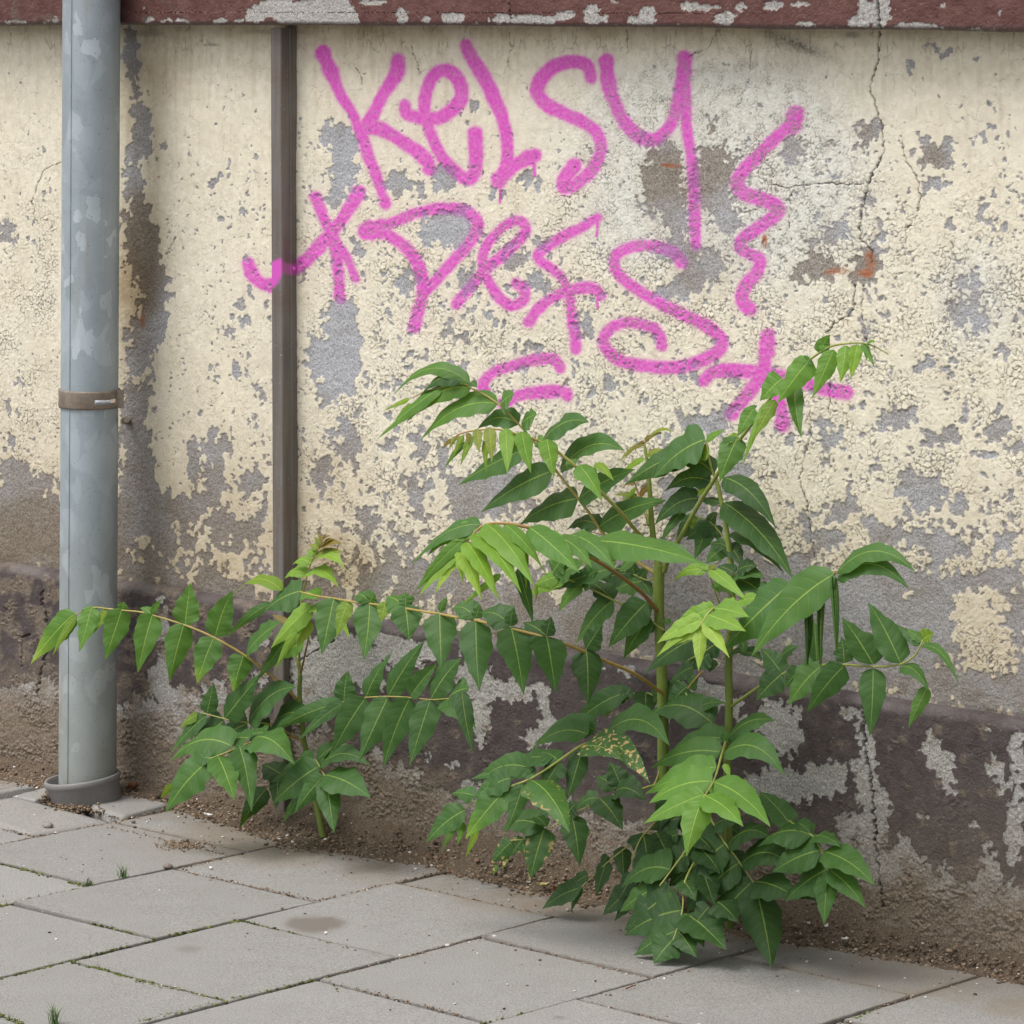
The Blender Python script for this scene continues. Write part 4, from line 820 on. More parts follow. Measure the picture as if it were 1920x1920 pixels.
# joint filling a few millimetres below the slab tops
rg = np.random.default_rng(9)
def blades(B, base, n, hgt, spread, wid, tone, rr):
    for i in range(n):
        a = rr.uniform(0, 6.283); r = abs(rr.normal(0, spread)); p = base + np.array([math.cos(a) * r, math.sin(a) * r, 0])
        l = hgt * rr.uniform(.5, 1.2); b = rr.uniform(0, 6.283); ln = rr.uniform(.2, .9) * l
        dr = np.array([math.cos(b), math.sin(b), 0]); sd_ = np.array([-dr[1], dr[0], 0]) * wid
        q = [p - sd_, p + sd_, p + dr * ln * .4 + np.array([0, 0, l * .65]) + sd_ * .7, p + dr * ln * .4 + np.array([0, 0, l * .65]) - sd_ * .7, p + dr * ln + np.array([0, 0, l])]
        t = np.clip(tone + rr.normal(0, .12), 0, 1)
        B.add(q[:4], [(0, 1, 2, 3)], t); B.add([q[3], q[2], q[4]], [(0, 1, 2)], t)
def lump(B, c, r, rr, tone, flat=.7, sub=1):
    ico = ICO; v = ico[0] * (1 + rr.normal(0, .16, (len(ico[0]), 1)))
    q = v * r * np.array([rr.uniform(.75, 1.3), rr.uniform(.75, 1.3), flat])
    a = rr.uniform(0, 6.283); R_ = np.array([[math.cos(a), -math.sin(a), 0], [math.sin(a), math.cos(a), 0], [0, 0, 1]])
    B.add(q @ R_.T + c, ico[1], tone)
def make_ico():
    f = (1 + 5 ** .5) / 2
    v = np.array([(-1, f, 0), (1, f, 0), (-1, -f, 0), (1, -f, 0), (0, -1, f), (0, 1, f), (0, -1, -f), (0, 1, -f), (f, 0, -1), (f, 0, 1), (-f, 0, -1), (-f, 0, 1)], float)
    v /= np.linalg.norm(v, axis=1)[:, None]
    F_ = np.array([(0, 11, 5), (0, 5, 1), (0, 1, 7), (0, 7, 10), (0, 10, 11), (1, 5, 9), (5, 11, 4), (11, 10, 2), (10, 7, 6), (7, 1, 8), (3, 9, 4), (3, 4, 2), (3, 2, 6), (3, 6, 8), (3, 8, 9), (4, 9, 5), (2, 4, 11), (6, 2, 10), (8, 6, 7), (9, 8, 1)])
    return v, F_
ICO = make_ico()
MMOSS = mat_tint("moss", [(0.0, (0.030, 0.036, 0.014)), (0.4, (0.060, 0.075, 0.020)), (0.7, (0.12, 0.15, 0.032)), (1.0, (0.21, 0.235, 0.06))])
MGRASS = mat_tint("grass_blades", [(0.0, (0.035, 0.07, 0.02)), (0.5, (0.08, 0.16, 0.035)), (1.0, (0.22, 0.27, 0.08))], 0.6)
MGRIT = mat_tint("grit", [(0.0, (0.05, 0.036, 0.026)), (0.35, (0.17, 0.12, 0.08)), (0.6, (0.30, 0.235, 0.165)), (0.8, (0.20, 0.09, 0.045)), (0.9, (0.48, 0.43, 0.36)), (1.0, (0.70, 0.68, 0.64))], 0.9)
MOSS = [((0,1620),(167,1664),.75),((60,1697),(277,1761),.6),((0,1699),(160,1665),.8),((135,1804),(285,1846),.75),((0,1836),(290,1762),.55),((280,1762),(455,1727),.45),((300,1850),(420,1878),1.0),((455,1727),(620,1770),.6),((180,1815),(300,1852),1.0),((258,1918),(425,1877),.9),((420,1877),(600,1836),.6),((0,1902),(70,1935),1.0),((600,1836),(640,1825),.3),((600,1770),(750,1800),.25),((900,1920),(1000,1897),.35),((1579,1919),(1660,1890),.5),((640,1865),(620,1838),.1),((430,1730),(455,1726),.9)]
mm = MB(); rr = np.random.default_rng(21)
for (a, b, dn) in MOSS:
    A3, B3 = G(*a), G(*b); L = np.linalg.norm(B3 - A3); n = int(L / 0.0011 * dn)
    for i in range(n):
        t = rr.uniform(); p = A3 + (B3 - A3) * t
        if noise(np.array([p[0] * 30]), np.array([p[1] * 30]), 431)[0] < .10 - dn * .7: continue
        s = rr.normal(0, .0026 if dn > .7 else .0016); dv = np.array([-(B3 - A3)[1], (B3 - A3)[0], 0]) / L
        p = p + dv * s; p[2] = -0.0020 + rr.uniform(0, .0026)
        lump(mm, p, rr.uniform(.0012, .0030), rr, np.clip(rr.normal(.42, .26), 0, 1), .75)
        if rr.uniform() < .25: blades(mm, p, 2, .006, .001, .0003, .75, rr)
o = mm.build("joint_moss", MMOSS); tag(o, kind="stuff")
# crumbs: along the wall foot, in joints, and sprinkled on the slabs
cr = MB()
for i in range(8500):
    x = rr.uniform(-1.15, .95); e = float(soil_edge(x)); t = abs(rr.normal(.72, .24))
    y = .0 + e * t + rr.normal(0, .004)
    if y > -0.004: continue
    zb = float(np.interp(x, [-1.14, -.75, -.3, .2, .9], [.012, .022, .042, .048, .050])) * max(0, 1 - t) ** 2.2 + .001 + .003 * max(0, 1 - t)
    lump(cr, np.array([x, y, zb]), abs(rr.normal(.0008, .0009)) + .0007, rr, np.clip(rr.normal(.42, .24), 0, 1), .7)
JN = [((598,1688),(845,1630)),((640,1825),(1037,1719)),((434,1605),(330,1630)),((200,1549),(434,1605)),((598,1688),(330,1631)),((1089,1877),(1300,1816)),((1446,1812),(1714,1869)),((1579,1919),(1826,1818)),((917,1760),(1224,1837)),((603,1835),(870,1905)),((750,1799),(920,1757)),((749,1657),(1037,1719)),((231,1538),(320,1513)),((160,1512),(231,1537)),((60,1570),(230,1538)),((0,1553),(68,1568)),((1089,1877),(1250,1915)),((0,1584),(68,1569)),((300,1846),(420,1878)),((0,1700),(167,1664))]
for a, b in JN:
    A3, B3 = G(*a), G(*b); L = np.linalg.norm(B3 - A3)
    for i in range(int(L / .0020)):
        t = rr.uniform(); p = A3 + (B3 - A3) * t + np.array([rr.normal(0, .003), rr.normal(0, .003), 0]); p[2] = -.0015 + rr.uniform(0, .002)
        lump(cr, p, rr.uniform(.0006, .0019), rr, np.clip(rr.normal(.45, .25), 0, 1), .7)
for i in range(420):
    x = rr.uniform(-1.2, .9); y = -abs(rr.normal(0, .35)) - .02
    lump(cr, np.array([x, y, .0008]), abs(rr.normal(0.0006, .0009)) + .0006, rr, rr.choice([.05, .1, .2, .35, .6, .95, 1.0]), .6)
for i in range(700):                    # heap in front of the collar
    p = G(rr.normal(146, 24), rr.normal(1513, 5)); p[2] = abs(rr.normal(0, .003)) - .002; lump(cr, p, rr.uniform(.0012, .0032), rr, np.clip(rr.normal(.35, .2), 0, 1))
for i in range(90):
    p = G(rr.normal(92, 8), rr.normal(1503, 3)); p[2] = abs(rr.normal(.003, .005)); lump(cr, p, rr.uniform(.002, .004), rr, np.clip(rr.normal(.3, .2), 0, 1))
for i in range(260):                    # tan grit in the joint by the wall
    p = G(rr.normal(345, 24), rr.normal(1586, 4) + 0); p[2] = abs(rr.normal(0, .0015)); lump(cr, p, rr.uniform(.0008, .0022), rr, np.clip(rr.normal(.55, .15), 0, 1))
for i in range(420):                    # leaf mould below the big sapling
    p = G(rr.normal(1030, 55), rr.normal(1652, 9)); p[2] = abs(rr.normal(.006, .006)); lump(cr, p, rr.uniform(.0015, .004), rr, np.clip(rr.normal(.3, .25), 0, 1), .5)
o = cr.build("soil_crumbs", MGRIT); tag(o, kind="stuff")

# ------------------------------------------------------------------ small things lying about
MPEB = mat_tint("pebble_stone", [(0.0, (0.10, 0.085, 0.075)), (0.5, (0.21, 0.18, 0.155)), (1.0, (0.62, 0.60, 0.57))], .7)
def pebble(px, py, rp, tone, label, flat=.62, group=None):
    c = G(px, py); r = rp * ((c - CAM) @ FW) / F
    v, f = ICO; v = v.copy(); f = f.copy()
    for _ in range(2):
        E_ = {}; nf = []; vl = list(v)
        def midp(a, b):
            k = (min(a, b), max(a, b))
            if k not in E_:
                m = (vl[a] + vl[b]) / 2; vl.append(m / np.linalg.norm(m)); E_[k] = len(vl) - 1
            return E_[k]
        for a, b, d in f:
            x, y, z = midp(a, b), midp(b, d), midp(d, a); nf += [(a, x, z), (x, b, y), (z, y, d), (x, y, z)]
        v = np.array(vl); f = np.array(nf)
    q = v * (1 + .16 * noise(v[:, 0] * 1.3 + px, v[:, 1] * 1.3 + v[:, 2], 7)[:, None]) * r * np.array([1.1, .85, flat])
    a = math.atan2(RT[1], RT[0]); R_ = np.array([[math.cos(a), -math.sin(a), 0], [math.sin(a), math.cos(a), 0], [0, 0, 1]])
    q = q @ R_.T + c + np.array([0, 0, r * flat * .9])
    B = MB(); B.add(q, f, tone); o = B.build("pebble", MPEB); tag(o, label, "pebble", group or "pebbles lying on the slabs"); return o
pebble(90, 1553, 9.5, .55, "largest brown pebble, on the pale slab in front of the drain collar")
pebble(250, 1543, 4.2, .2, "small dark pebble by the corner of the small cut slab")
pebble(315, 1629, 8.5, .35, "flat brown pebble at a joint between two slabs, in the left half")
pebble(927, 1759, 4.8, .98, "white chip of stone in the joint in the middle of the pavement")
pebble(839, 1775, 4.5, .9, "pale round pebble resting in the joint, left of the white chip")
pebble(913, 1759, 5, .15, "brown crumb of earth touching the white chip in the joint")
pebble(347, 1579, 6.5, .3, "brown lump of earth on the gritty joint near the left sapling")
pebble(1012, 1801, 3, .2, "tiny reddish brown stone alone on a slab")
pebble(455, 1678, 1.8, .9, "tiny white speck of stone on the slab left of the dark stain")
pebble(1665, 1767, 5, .95, "cream coloured stone chip in the soil right of the saplings")
def tuft(px, py, n, h, label, sp=.004):
    B = MB(); c = G(px, py); blades(B, c, n, h, sp, .0006, .5, np.random.default_rng(int(px))); o = B.build("grass_tuft", MGRASS)
    tag(o, label, "grass tuft", "grass tufts in the slab joints")
tuft(230, 1646, 34, .017, "small grass tuft in the middle of a joint, right of the mossy crossing")
tuft(103, 1922, 46, .026, "taller grass tuft at the bottom edge of the photo")
tuft(168, 1662, 26, .013, "low grass tuft on the mossy crossing of joints, upper left")
MDRY = mat_tint("dry_leaf", [(0.0, (0.09, 0.04, 0.018)), (0.3, (0.22, 0.09, 0.03)), (0.6, (0.36, 0.25, 0.11)), (0.8, (0.45, 0.40, 0.20)), (1.0, (0.62, 0.60, 0.58))], .6)
def dry(px, py, w, h, tone, label, ang=0, lift=.004, z=0.002, name="dry_leaf", cat="dry leaf"):
    c = G(px, py, z); m = ((c - CAM) @ FW) / F; n = 9
    u = np.linspace(-1, 1, n); U, Vv = np.meshgrid(u, u)
    k = np.sqrt(np.clip(1 - np.abs(U) ** 1.7, 0, 1)) * (1 + .2 * noise(U * 3 + px, Vv * 0 + py, 3))
    a = U * w * m / 2; b = Vv * k * h * m / 2
    ca, sa = math.cos(ang), math.sin(ang)
    X = a * ca - b * sa; Y = a * sa + b * ca
    Z = lift * (.5 * noise(U * 1.7 + px, Vv * 1.7, 11) + .7 * Vv ** 2 + .3 * U ** 2)
    P = c + X[..., None] * RT + (Y * 2.2)[..., None] * np.array([FW[0], FW[1], 0]) + Z[..., None] * np.array([0, 0, 1.0])
    me = mesh(name, P.reshape(-1, 3), grid_faces(n, n), True, dict(tone=np.clip(tone + .12 * noise(U * 2, Vv * 2, 5), 0, 1).ravel()))
    tag(link(name, me, MDRY), label, cat)
dry(1019, 1661, 24, 11, .78, "yellowish fallen leaf lying on the soil at the slab edge under the damaged leaves", .1, .005, .010)
dry(1050, 1669, 30, 6, .25, "rust brown rotting leaf beside the yellowish fallen leaf", .25, .006, .007)
dry(248, 1479, 17, 13, .33, "orange brown dead leaf against the right of the drain collar", .4, .010, .010)
dry(391, 1529, 22, 6, 1.0, "white feather-like scrap on the soil right of the small cut slab", -.45, .003, .006, "paper_scrap", "scrap")
dry(603, 1556, 26, 7, .3, "brown dead leaf at the foot of the left sapling", -.3, .008, .010)
dry(1584, 1762, 15, 8, 1.0, "clear glass splinter in the soil right of the saplings", 0, .003, .012, "glass_splinter", "splinter")
dry(990, 1656, 10, 4, .95, "pale scrap at the left end of the leaf litter heap", .3, .003, .006, "paper_scrap", "scrap")
def twig(a, b, r, tone, label):
    A3, B3 = G(*a, .003), G(*b, .003); B = MB(); M_ = (A3 + B3) / 2 + np.array([.001, .002, .0015]); B.tube([A3, M_, B3], [r, r, r * .7], 6, a=tone); o = B.build("twig", MDRY); tag(o, label, "twig")
twig((1173, 1854), (1192, 1848), .0009, .3, "short red twig on the slab joint near the bottom middle")
twig((1730, 1786), (1758, 1792), .0018, .15, "brown twig in the soil towards the right edge")
twig((520, 1552), (568, 1528), .0012, .55, "straw coloured twig at the foot of the left sapling")
# ------------------------------------------------------------------ the three saplings
MLEAF = mat_leaf(); MSTEM = mat_stem()
UPV = np.array([0, 0, 1.0])
prof_t = np.array([0, .03, .07, .13, .20, .30, .42, .55, .66, .76, .85, .92, .97, 1.0])
prof_w = np.array([.12, .48, .70, .88, .97, 1.0, .92, .77, .60, .42, .255, .13, .05, .0])
leaf_rng = np.random.default_rng(77)
def leaflet(parent, base, tip, wpx, tone, fl):
    r = leaf_rng
    a = tip - base; L = np.linalg.norm(a); T0 = a / L
    mid = (base + tip) / 2; view = CAM - mid; dep = view @ -FW; view /= np.linalg.norm(view)
    mpp = dep / F
    hint = view * 0.62 + UPV * 0.50 + np.array([r.normal(0, .10), r.normal(0, .10), r.normal(0, .10)])
    if 'v' in fl: hint = view
    N0 = hint - T0 * (hint @ T0)
    if np.linalg.norm(N0) < .15: N0 = view - T0 * (view @ T0)
    N0 /= np.linalg.norm(N0); B0 = np.cross(T0, N0)
    # picture width -> true width
    asc = np.array([a @ RT, a @ UPV]); asc /= np.linalg.norm(asc) + 1e-9
    bsc = np.array([B0 @ RT, B0 @ UPV]); pr = abs(bsc[0] * asc[1] - bsc[1] * asc[0])
    hw = 1.03 * wpx * mpp / 2 / max(pr, .55)
    nl, nw = 30, 10
    t = np.linspace(0, 1, nl) ** 0.93; u = np.linspace(-1, 1, nw + 1)
    sag = 0.055 + r.uniform(-.03, .05)
    if 'a' in fl: sag = .17
    if 'A' in fl: sag = .22
    if 'n' in fl: sag = .0
    bow = r.normal(0, .03)
    horiz = 1 - 0.55 * abs(T0[2])
    P1 = mid + UPV * L * sag * 2 * horiz + B0 * L * bow + N0 * L * .04
    C = ((1 - t) ** 2)[:, None] * base + (2 * t * (1 - t))[:, None] * P1 + (t ** 2)[:, None] * tip
    T = np.gradient(C, axis=0); T /= np.linalg.norm(T, axis=1)[:, None]
    twist = r.normal(0, .16) + (1.5 if 't' in fl else 0) + (-1.4 if 'T' in fl else 0)
    w = np.interp(t, prof_t, prof_w)
    ph = r.uniform(0, 6.28, 6)
    wl = w * (1 + .05 * np.sin(t * 19 + ph[0]) + .03 * np.sin(t * 41 + ph[1])); wr = w * (1 + .05 * np.sin(t * 17 + ph[2]) + .03 * np.sin(t * 37 + ph[3]))
    tooth = np.exp(-((t - r.uniform(.05, .10)) / .02) ** 2); wl = wl + .10 * tooth * (w > .3); tooth = np.exp(-((t - r.uniform(.07, .15)) / .022) ** 2); wr = wr + .10 * tooth * (w > .3)
    fold = r.uniform(-.16, .20) + (.5 if 'f' in fl else 0)
    V = np.zeros((nl, nw + 1, 3)); UV = np.zeros((nl, nw + 1, 2)); M = np.zeros((nl, nw + 1))
    for i in range(nl):
        Ni = N0 - T[i] * (N0 @ T[i]); Ni /= np.linalg.norm(Ni); Bi = np.cross(T[i], Ni)
        th = twist * (t[i] - .15); Bq = Bi * math.cos(th) + Ni * math.sin(th); Nq = Ni * math.cos(th) - Bi * math.sin(th)
        s = np.where(u < 0, wl[i], wr[i]) * hw
        if 'r' in fl:                                   # rolled up lengthwise, wilted
            R_ = hw * .42 * max(w[i], .15) ** .6; q = u * 2.5
            V[i] = C[i] + (R_ * (1 + .12 * u) * np.sin(q))[:, None] * Bq + (-R_ * (np.cos(q) - 1) * (1 + .1 * u))[:, None] * Nq
        else:
            wav = .075 * np.sin(t[i] * 21 + ph[4] + np.sign(u) * 1.3) * np.abs(u) ** 1.5 + .05 * np.sin(t[i] * 9 + ph[5]) * u
            z = fold * np.abs(u) - .10 * u * u + wav
            V[i] = C[i] + (u * s)[:, None] * Bq + (z * hw * (w[i] ** .8))[:, None] * Nq
        UV[i, :, 0] = (u + 1) / 2; UV[i, :, 1] = t[i]
        M[i] = 1 if 's' in fl else (.75 * sst(.5, .95, np.abs(u)) + sst(.8, 1, t[i]) if 'e' in fl else 0)
        if 'b' in fl: M[i] = 2.2 * sst(.25, .6, t[i])
    n = nl * (nw + 1)
    ex = np.zeros((n, 3)); ex[:, 0] = .9 if 'R' in fl else (.45 if 'q' in fl else 0); ex[:, 1] = np.clip(M.ravel(), 0, 1); ex[:, 2] = 1.0 if 'u' in fl else 0
    tn = np.clip(tone + r.normal(0, .03) + .05 * np.repeat(t, nw + 1) - .02, 0, 1)
    if 'y' in fl: tn = np.clip(tn + .45 * sst(.45, 1, np.repeat(t, nw + 1)), 0, 1)
    me = mesh("leaflet", V.reshape(-1, 3), grid_faces(nl, nw + 1), True, dict(tone=tn, extra=ex), UV.reshape(-1, 2))
    o = link("leaflet", me, MLEAF, parent)
    lab = {'b': "leaflet with a dry tan tip", 's': "leaflet eaten into yellow spots", 'r': "wilted leaflet rolled up lengthwise", 'R': "young reddish leaflet"}
    for k_, v_ in lab.items():
        if k_ in fl: o["label"] = v_
    return o
def stalk(name, pts, r0, r1, tone, parent, sm=6):
    P = crom([W(x, y, d) for x, y, d in pts], sm); n = len(P)
    rad = np.linspace(r0, r1, n) if np.ndim(r0) == 0 else np.interp(np.linspace(0, 1, n), np.linspace(0, 1, len(r0)), r0)
    B = MB(); B.tube(P, rad, 10, a=np.linspace(tone[0], tone[1], n)); return B.build(name, MSTEM, parent)
def frond(plant, rachis, rad, tone, leaves):
    """one compound leaf: a stalk and its leaflets. leaves: 'bx by tx ty width tone flags' per line"""
    R = [tuple(float(q) for q in p.split(',')) for p in rachis.split()]
    cl = stalk("compound_leaf", R, rad[0], rad[1], tone, plant)
    rp = crom(R, 10)
    for ln in leaves.strip().split(';'):
        p = ln.split()
        if not p: continue
        bx, by, tx, ty, w, tn = [float(q) for q in p[:6]]; fl = p[6] if len(p) > 6 else ''
        i = np.argmin((rp[:, 0] - bx) ** 2 + (rp[:, 1] - by) ** 2); d = rp[i, 2]
        lp = math.hypot(tx - bx, ty - by) * 0.00078
        s = np.clip((ty - by) / math.hypot(tx - bx, ty - by), -1, 1)
        dt = d + lp * (.10 + .30 * s)
        k = [c for c in fl if c.isdigit()]
        if k: dt = d + lp * (int(k[0]) - 4) * .2
        base = W(bx, by, max(d, .012)); tip = W(tx, ty, max(dt, .014))
        if tip[2] < .004: tip = W(tx, ty, -G(tx, ty, .004)[1])
        if base[2] < .006: base = W(bx, by, -G(bx, by, .006)[1])
        if 'k' in fl: base = W(bx, by, max(d - .02, .012)); tip = W(tx, ty, max(dt - .02, .014))
        leaflet(cl, base, tip, w, tn, fl)
    return cl
GZ = lambda x, y: G(x, y)

# ---- left sapling
b0 = W(600, 1548, .05)
A = tag(empty("sapling", (b0[0], b0[1], 0)), "smallest sapling, growing beside the metal rail, one long leaf reaching across the downpipe", "sapling", "tree saplings at the wall foot")
stalk("stem", [(606,1570,.055),(600,1540,.055),(590,1490,.055),(583,1455,.055),(577,1420,.055),(569,1385,.058),(566,1345,.06),(562,1310,.06),(562,1285,.06),(563,1266,.06)], [.0050,.0048,.0045,.0040,.0036,.0033], 0, (.20, .18), A)
stalk("stem", [(563,1268,.06),(560,1250,.06),(555,1236,.058),(552,1218,.055)], .0030, .0012, (.3, .75), A)
frond(A, "563,1268,.06 561,1230,.06 561,1197,.06 564,1150,.06 566,1120,.06 572,1095,.062 576,1078,.064 583,1057,.067 593,1036,.07 600,1023,.072 606,1011,.074", (.0019,.0007), (.35,.62), """
575 1078 525 1097 17 .86 A4;583 1057 547 1060 14 .86 A4;592 1041 574 1034 14 .8 a;597 1030 580 1021 10 .7 q;601 1021 588 1007 8 .7 q;604 1014 595 1000 6 .6 R;
576 1077 635 1102 25 .86 a6;585 1056 647 1067 18 .86 a6;593 1040 645 1036 13 .8 q;599 1028 642 1019 11 .7 R;602 1020 625 1010 8 .65 R;605 1013 620 1004 7 .6 R;606 1011 612 1000 6 .6 R""")
frond(A, "559,1315,.06 548,1302,.068 523,1279,.08 498,1258,.09 477,1242,.10 448,1222,.115 417,1204,.13 388,1189,.14 357,1176,.15 325,1165,.16 298,1157,.17 265,1148,.18 237,1145,.19 198,1141,.20 180,1139,.205 160,1143,.21 143,1152,.21", (.0022,.0010), (.72,.55), """
140 1150 57 1246 44 .62 y;143 1153 98 1230 15 .8 un;172 1136 148 1223 39 .6;200 1143 174 1189 17 .8 un;229 1141 197 1239 47 .56;229 1142 233 1128 22 .5;286 1151 258 1263 49 .52;284 1150 303 1122 13 .52 ;284 1150 262 1140 13 .5;
345 1170 317 1281 50 .48;347 1172 357 1093 48 .48;401 1195 369 1282 50 .45 y;404 1193 437 1107 50 .46;457 1226 437 1298 46 .45 y;463 1222 528 1166 42 .33""")
frond(A, "567,1392,.06 560,1385,.065 533,1370,.075 512,1360,.085 488,1355,.095 467,1355,.10 438,1351,.115 422,1348,.12 388,1339,.13 376,1337,.135", (.0016,.0008), (.62,.5), """
388 1338 401 1281 33 .27;421 1347 488 1263 44 .2;466 1353 556 1289 42 .25 a;512 1358 588 1347 34 .15 a;387 1341 319 1414 24 .3 ;370 1341 336 1367 15 .6 u;420 1351 352 1408 54 .13 n;464 1357 407 1393 50 .2;507 1360 470 1374 28 .2""")
frond(A, "568,1390,.06 555,1384,.07 525,1381,.10 495,1386,.14 467,1393,.17 445,1402,.19 427,1410,.21 408,1417,.22 392,1423,.23", (.0016,.0008), (.7,.5), """
473 1386 553 1434 52 .36 a;468 1384 415 1392 34 .33;498 1374 462 1380 28 .3;434 1399 318 1428 40 .35 a;448 1397 472 1523 46 .24;408 1417 440 1502 48 .4;391 1427 310 1524 56 .4;395 1421 367 1426 22 .35;393 1432 383 1450 12 .5 un;322 1470 300 1497 14 .75 unv""")
frond(A, "564,1345,.06 580,1338,.08 610,1327,.10 643,1316,.12 660,1312,.125 685,1308,.13 727,1306,.14 768,1308,.15 808,1312,.155 838,1310,.16 872,1307,.165", (.0016,.0008), (.55,.62), """
643 1316 515 1370 26 .28 t;645 1318 560 1389 22 .28;685 1309 623 1412 56 .3;727 1308 673 1427 57 .3;768 1309 718 1440 53 .3;807 1312 768 1435 52 .3;
645 1313 653 1257 40 .3;686 1307 742 1214 34 .28 t;728 1305 797 1200 38 .28;770 1305 820 1243 32 .3 f;808 1310 866 1233 42 .28;838 1310 892 1366 42 .35;842 1306 880 1291 40 .3;866 1296 887 1412 32 .16 n""")
frond(A, "583,1455,.058 586,1440,.08 589,1424,.11 598,1435,.14 608,1453,.16 611,1460,.165", (.0014,.0009), (.3,.5), """
590 1424 507 1467 38 .24 n;597 1437 510 1508 52 .25;607 1455 551 1527 38 .26;612 1459 627 1563 45 .27 n;610 1453 695 1496 46 .24;600 1436 694 1436 27 .22 a;595 1424 668 1383 25 .25 t;600 1428 626 1413 14 .15""")
frond(A, "582,1470,.055 560,1462,.05 540,1456,.05 520,1470,.055 500,1480,.06", (.0012,.0007), (.4,.5), """
528 1452 492 1432 38 .05;523 1453 517 1518 32 .05;500 1478 448 1556 34 .13 t;558 1500 531 1543 16 .32;580 1485 545 1500 24 .08;585 1470 620 1510 20 .06""")
frond(A, "564,1262,.06 573,1222,.07 579,1193,.08 583,1165,.09 584,1135,.10", (.0017,.0008), (.9,.6), """
583 1135 507 1216 34 .82 n;582 1143 514 1260 22 .86;577 1155 547 1205 17 .88 n;582 1165 555 1219 22 .97;570 1205 517 1238 23 .62;547 1188 480 1277 27 .42;540 1169 510 1153 11 .6 R;
584 1140 610 1150 18 .85;620 1146 657 1198 20 .88;617 1147 605 1196 13 .95;653 1142 640 1165 14 .85;606 1186 654 1178 17 .42;570 1110 595 1124 30 .62""")

# ---- middle sapling
b0 = W(1241, 1700, .07)
B_ = tag(empty("sapling", (b0[0], b0[1], 0)), "tallest sapling with the thick pale green stem, in the middle of the three", "sapling", "tree saplings at the wall foot")
stalk("stem", [(1240,1735,.07),(1241,1690,.07),(1243,1600,.07),(1244,1500,.07),(1243,1400,.07),(1243,1320,.07),(1240,1240,.07),(1237,1180,.07),(1235,1120,.07),(1236,1060,.07)], [.0085,.0082,.0080,.0078,.0074,.0080], 0, (.10, .24), B_)
stalk("stem", [(1236,1065,.07),(1228,1030,.07),(1222,980,.07),(1219,930,.07),(1215,880,.07),(1211,850,.07),(1208,832,.07)], .0052, .0016, (.22, .3), B_)
stalk("stem", [(1217,985,.07),(1212,965,.065),(1205,947,.06),(1197,925,.055),(1190,905,.05)], .0028, .0011, (.3, 1.0), B_)
frond(B_, "1243,1300,.075 1231,1292,.09 1187,1262,.15 1129,1237,.20 1082,1216,.24 1057,1207,.26 1025,1196,.28 992,1187,.29 958,1179,.295 930,1173,.30 892,1163,.30 853,1157,.30 824,1151,.30 797,1147,.295 760,1141,.29 727,1137,.28 693,1132,.27 658,1128,.26 626,1122,.25 597,1118,.245 560,1109,.24", (.0026,.0012), (.70,.64), """
565 1108 497 1145 40 .33;528 1107 432 1124 19 .8 uA4;507 1131 424 1198 17 .36 t;626 1121 603 1228 56 .3;693 1130 682 1239 58 .31;693 1129 662 1121 22 .34 A;760 1137 767 1202 58 .33;760 1138 724 1118 38 .34;722 1128 715 1167 26 .8 un;653 1127 631 1196 30 .72 u;
824 1148 828 1258 62 .28;824 1147 839 1119 15 .34;892 1162 899 1298 61 .27;891 1158 847 1142 32 .32 a;958 1175 982 1303 66 .27;957 1173 900 1153 42 .22 a;1025 1193 1042 1301 62 .22;1024 1191 982 1167 46 .18;
1099 1218 1102 1323 57 .16;1099 1217 1130 1170 36 .14;693 1130 703 1112 24 .33;760 1138 762 1112 26 .33;892 1159 900 1133 22 .3;957 1174 962 1140 24 .22;1024 1192 1033 1155 26 .18""")
frond(B_, "1233,1146,.075 1205,1113,.12 1164,1081,.17 1123,1054,.22 1088,1035,.26 1045,1010,.30 1000,992,.33 960,983,.35 930,981,.36 907,985,.37 890,999,.38 877,1013,.385 860,1031,.39 853,1046,.39", (.0030,.0010), (.85,.70), """
1105 1013 1325 1058 46 .42;1162 1070 1312 1058 26 .36 a;992 988 1088 1075 48 .56;1070 1002 1155 1069 36 .44;946 982 1037 1096 30 .62 t;910 981 1002 1099 42 .7;889 1000 978 1113 38 .75;874 1016 936 1128 34 .85;861 1031 902 1125 30 .92;855 1042 868 1094 12 .9;
857 1039 814 1115 19 .93;858 1033 786 1118 25 .86;871 1017 780 1108 26 .76;880 1004 778 1111 24 .62;900 983 770 1061 26 .42 a;893 996 800 1045 26 .6 a;983 1016 987 1108 13 .8 un;971 1066 1000 1172 26 .2 n;1003 1094 1004 1128 8 .8 un;939 1077 865 1137 13 .7;1010 1002 1075 1040 30 .66;
1040 1008 1110 1065 34 .5;960 986 975 1060 20 .7 u;920 984 960 1040 22 .72""")
frond(B_, "1245,1182,.072 1223,1166,.08 1202,1151,.09 1175,1137,.10 1149,1125,.11 1120,1110,.125 1091,1097,.135 1060,1084,.145 1035,1073,.15", (.0018,.0010), (.42,.48), """
1149 1125 1079 1208 38 .32;1149 1124 1101 1088 34 .17;1091 1096 1046 1151 26 .58 a;1152 1065 1023 1110 27 .3;1212 1130 1141 1214 54 .17;1219 1157 1168 1237 34 .33 t;1228 1172 1200 1200 16 .25;1247 1160 1256 1175 15 .2;
1035 1074 1060 1040 34 .4;1048 1080 1000 1100 24 .72;1050 1078 1095 1058 32 .35;1060 1085 985 1120 22 .75;1205 1152 1222 1123 22 .2;1090 1096 1118 1066 30 .3""")
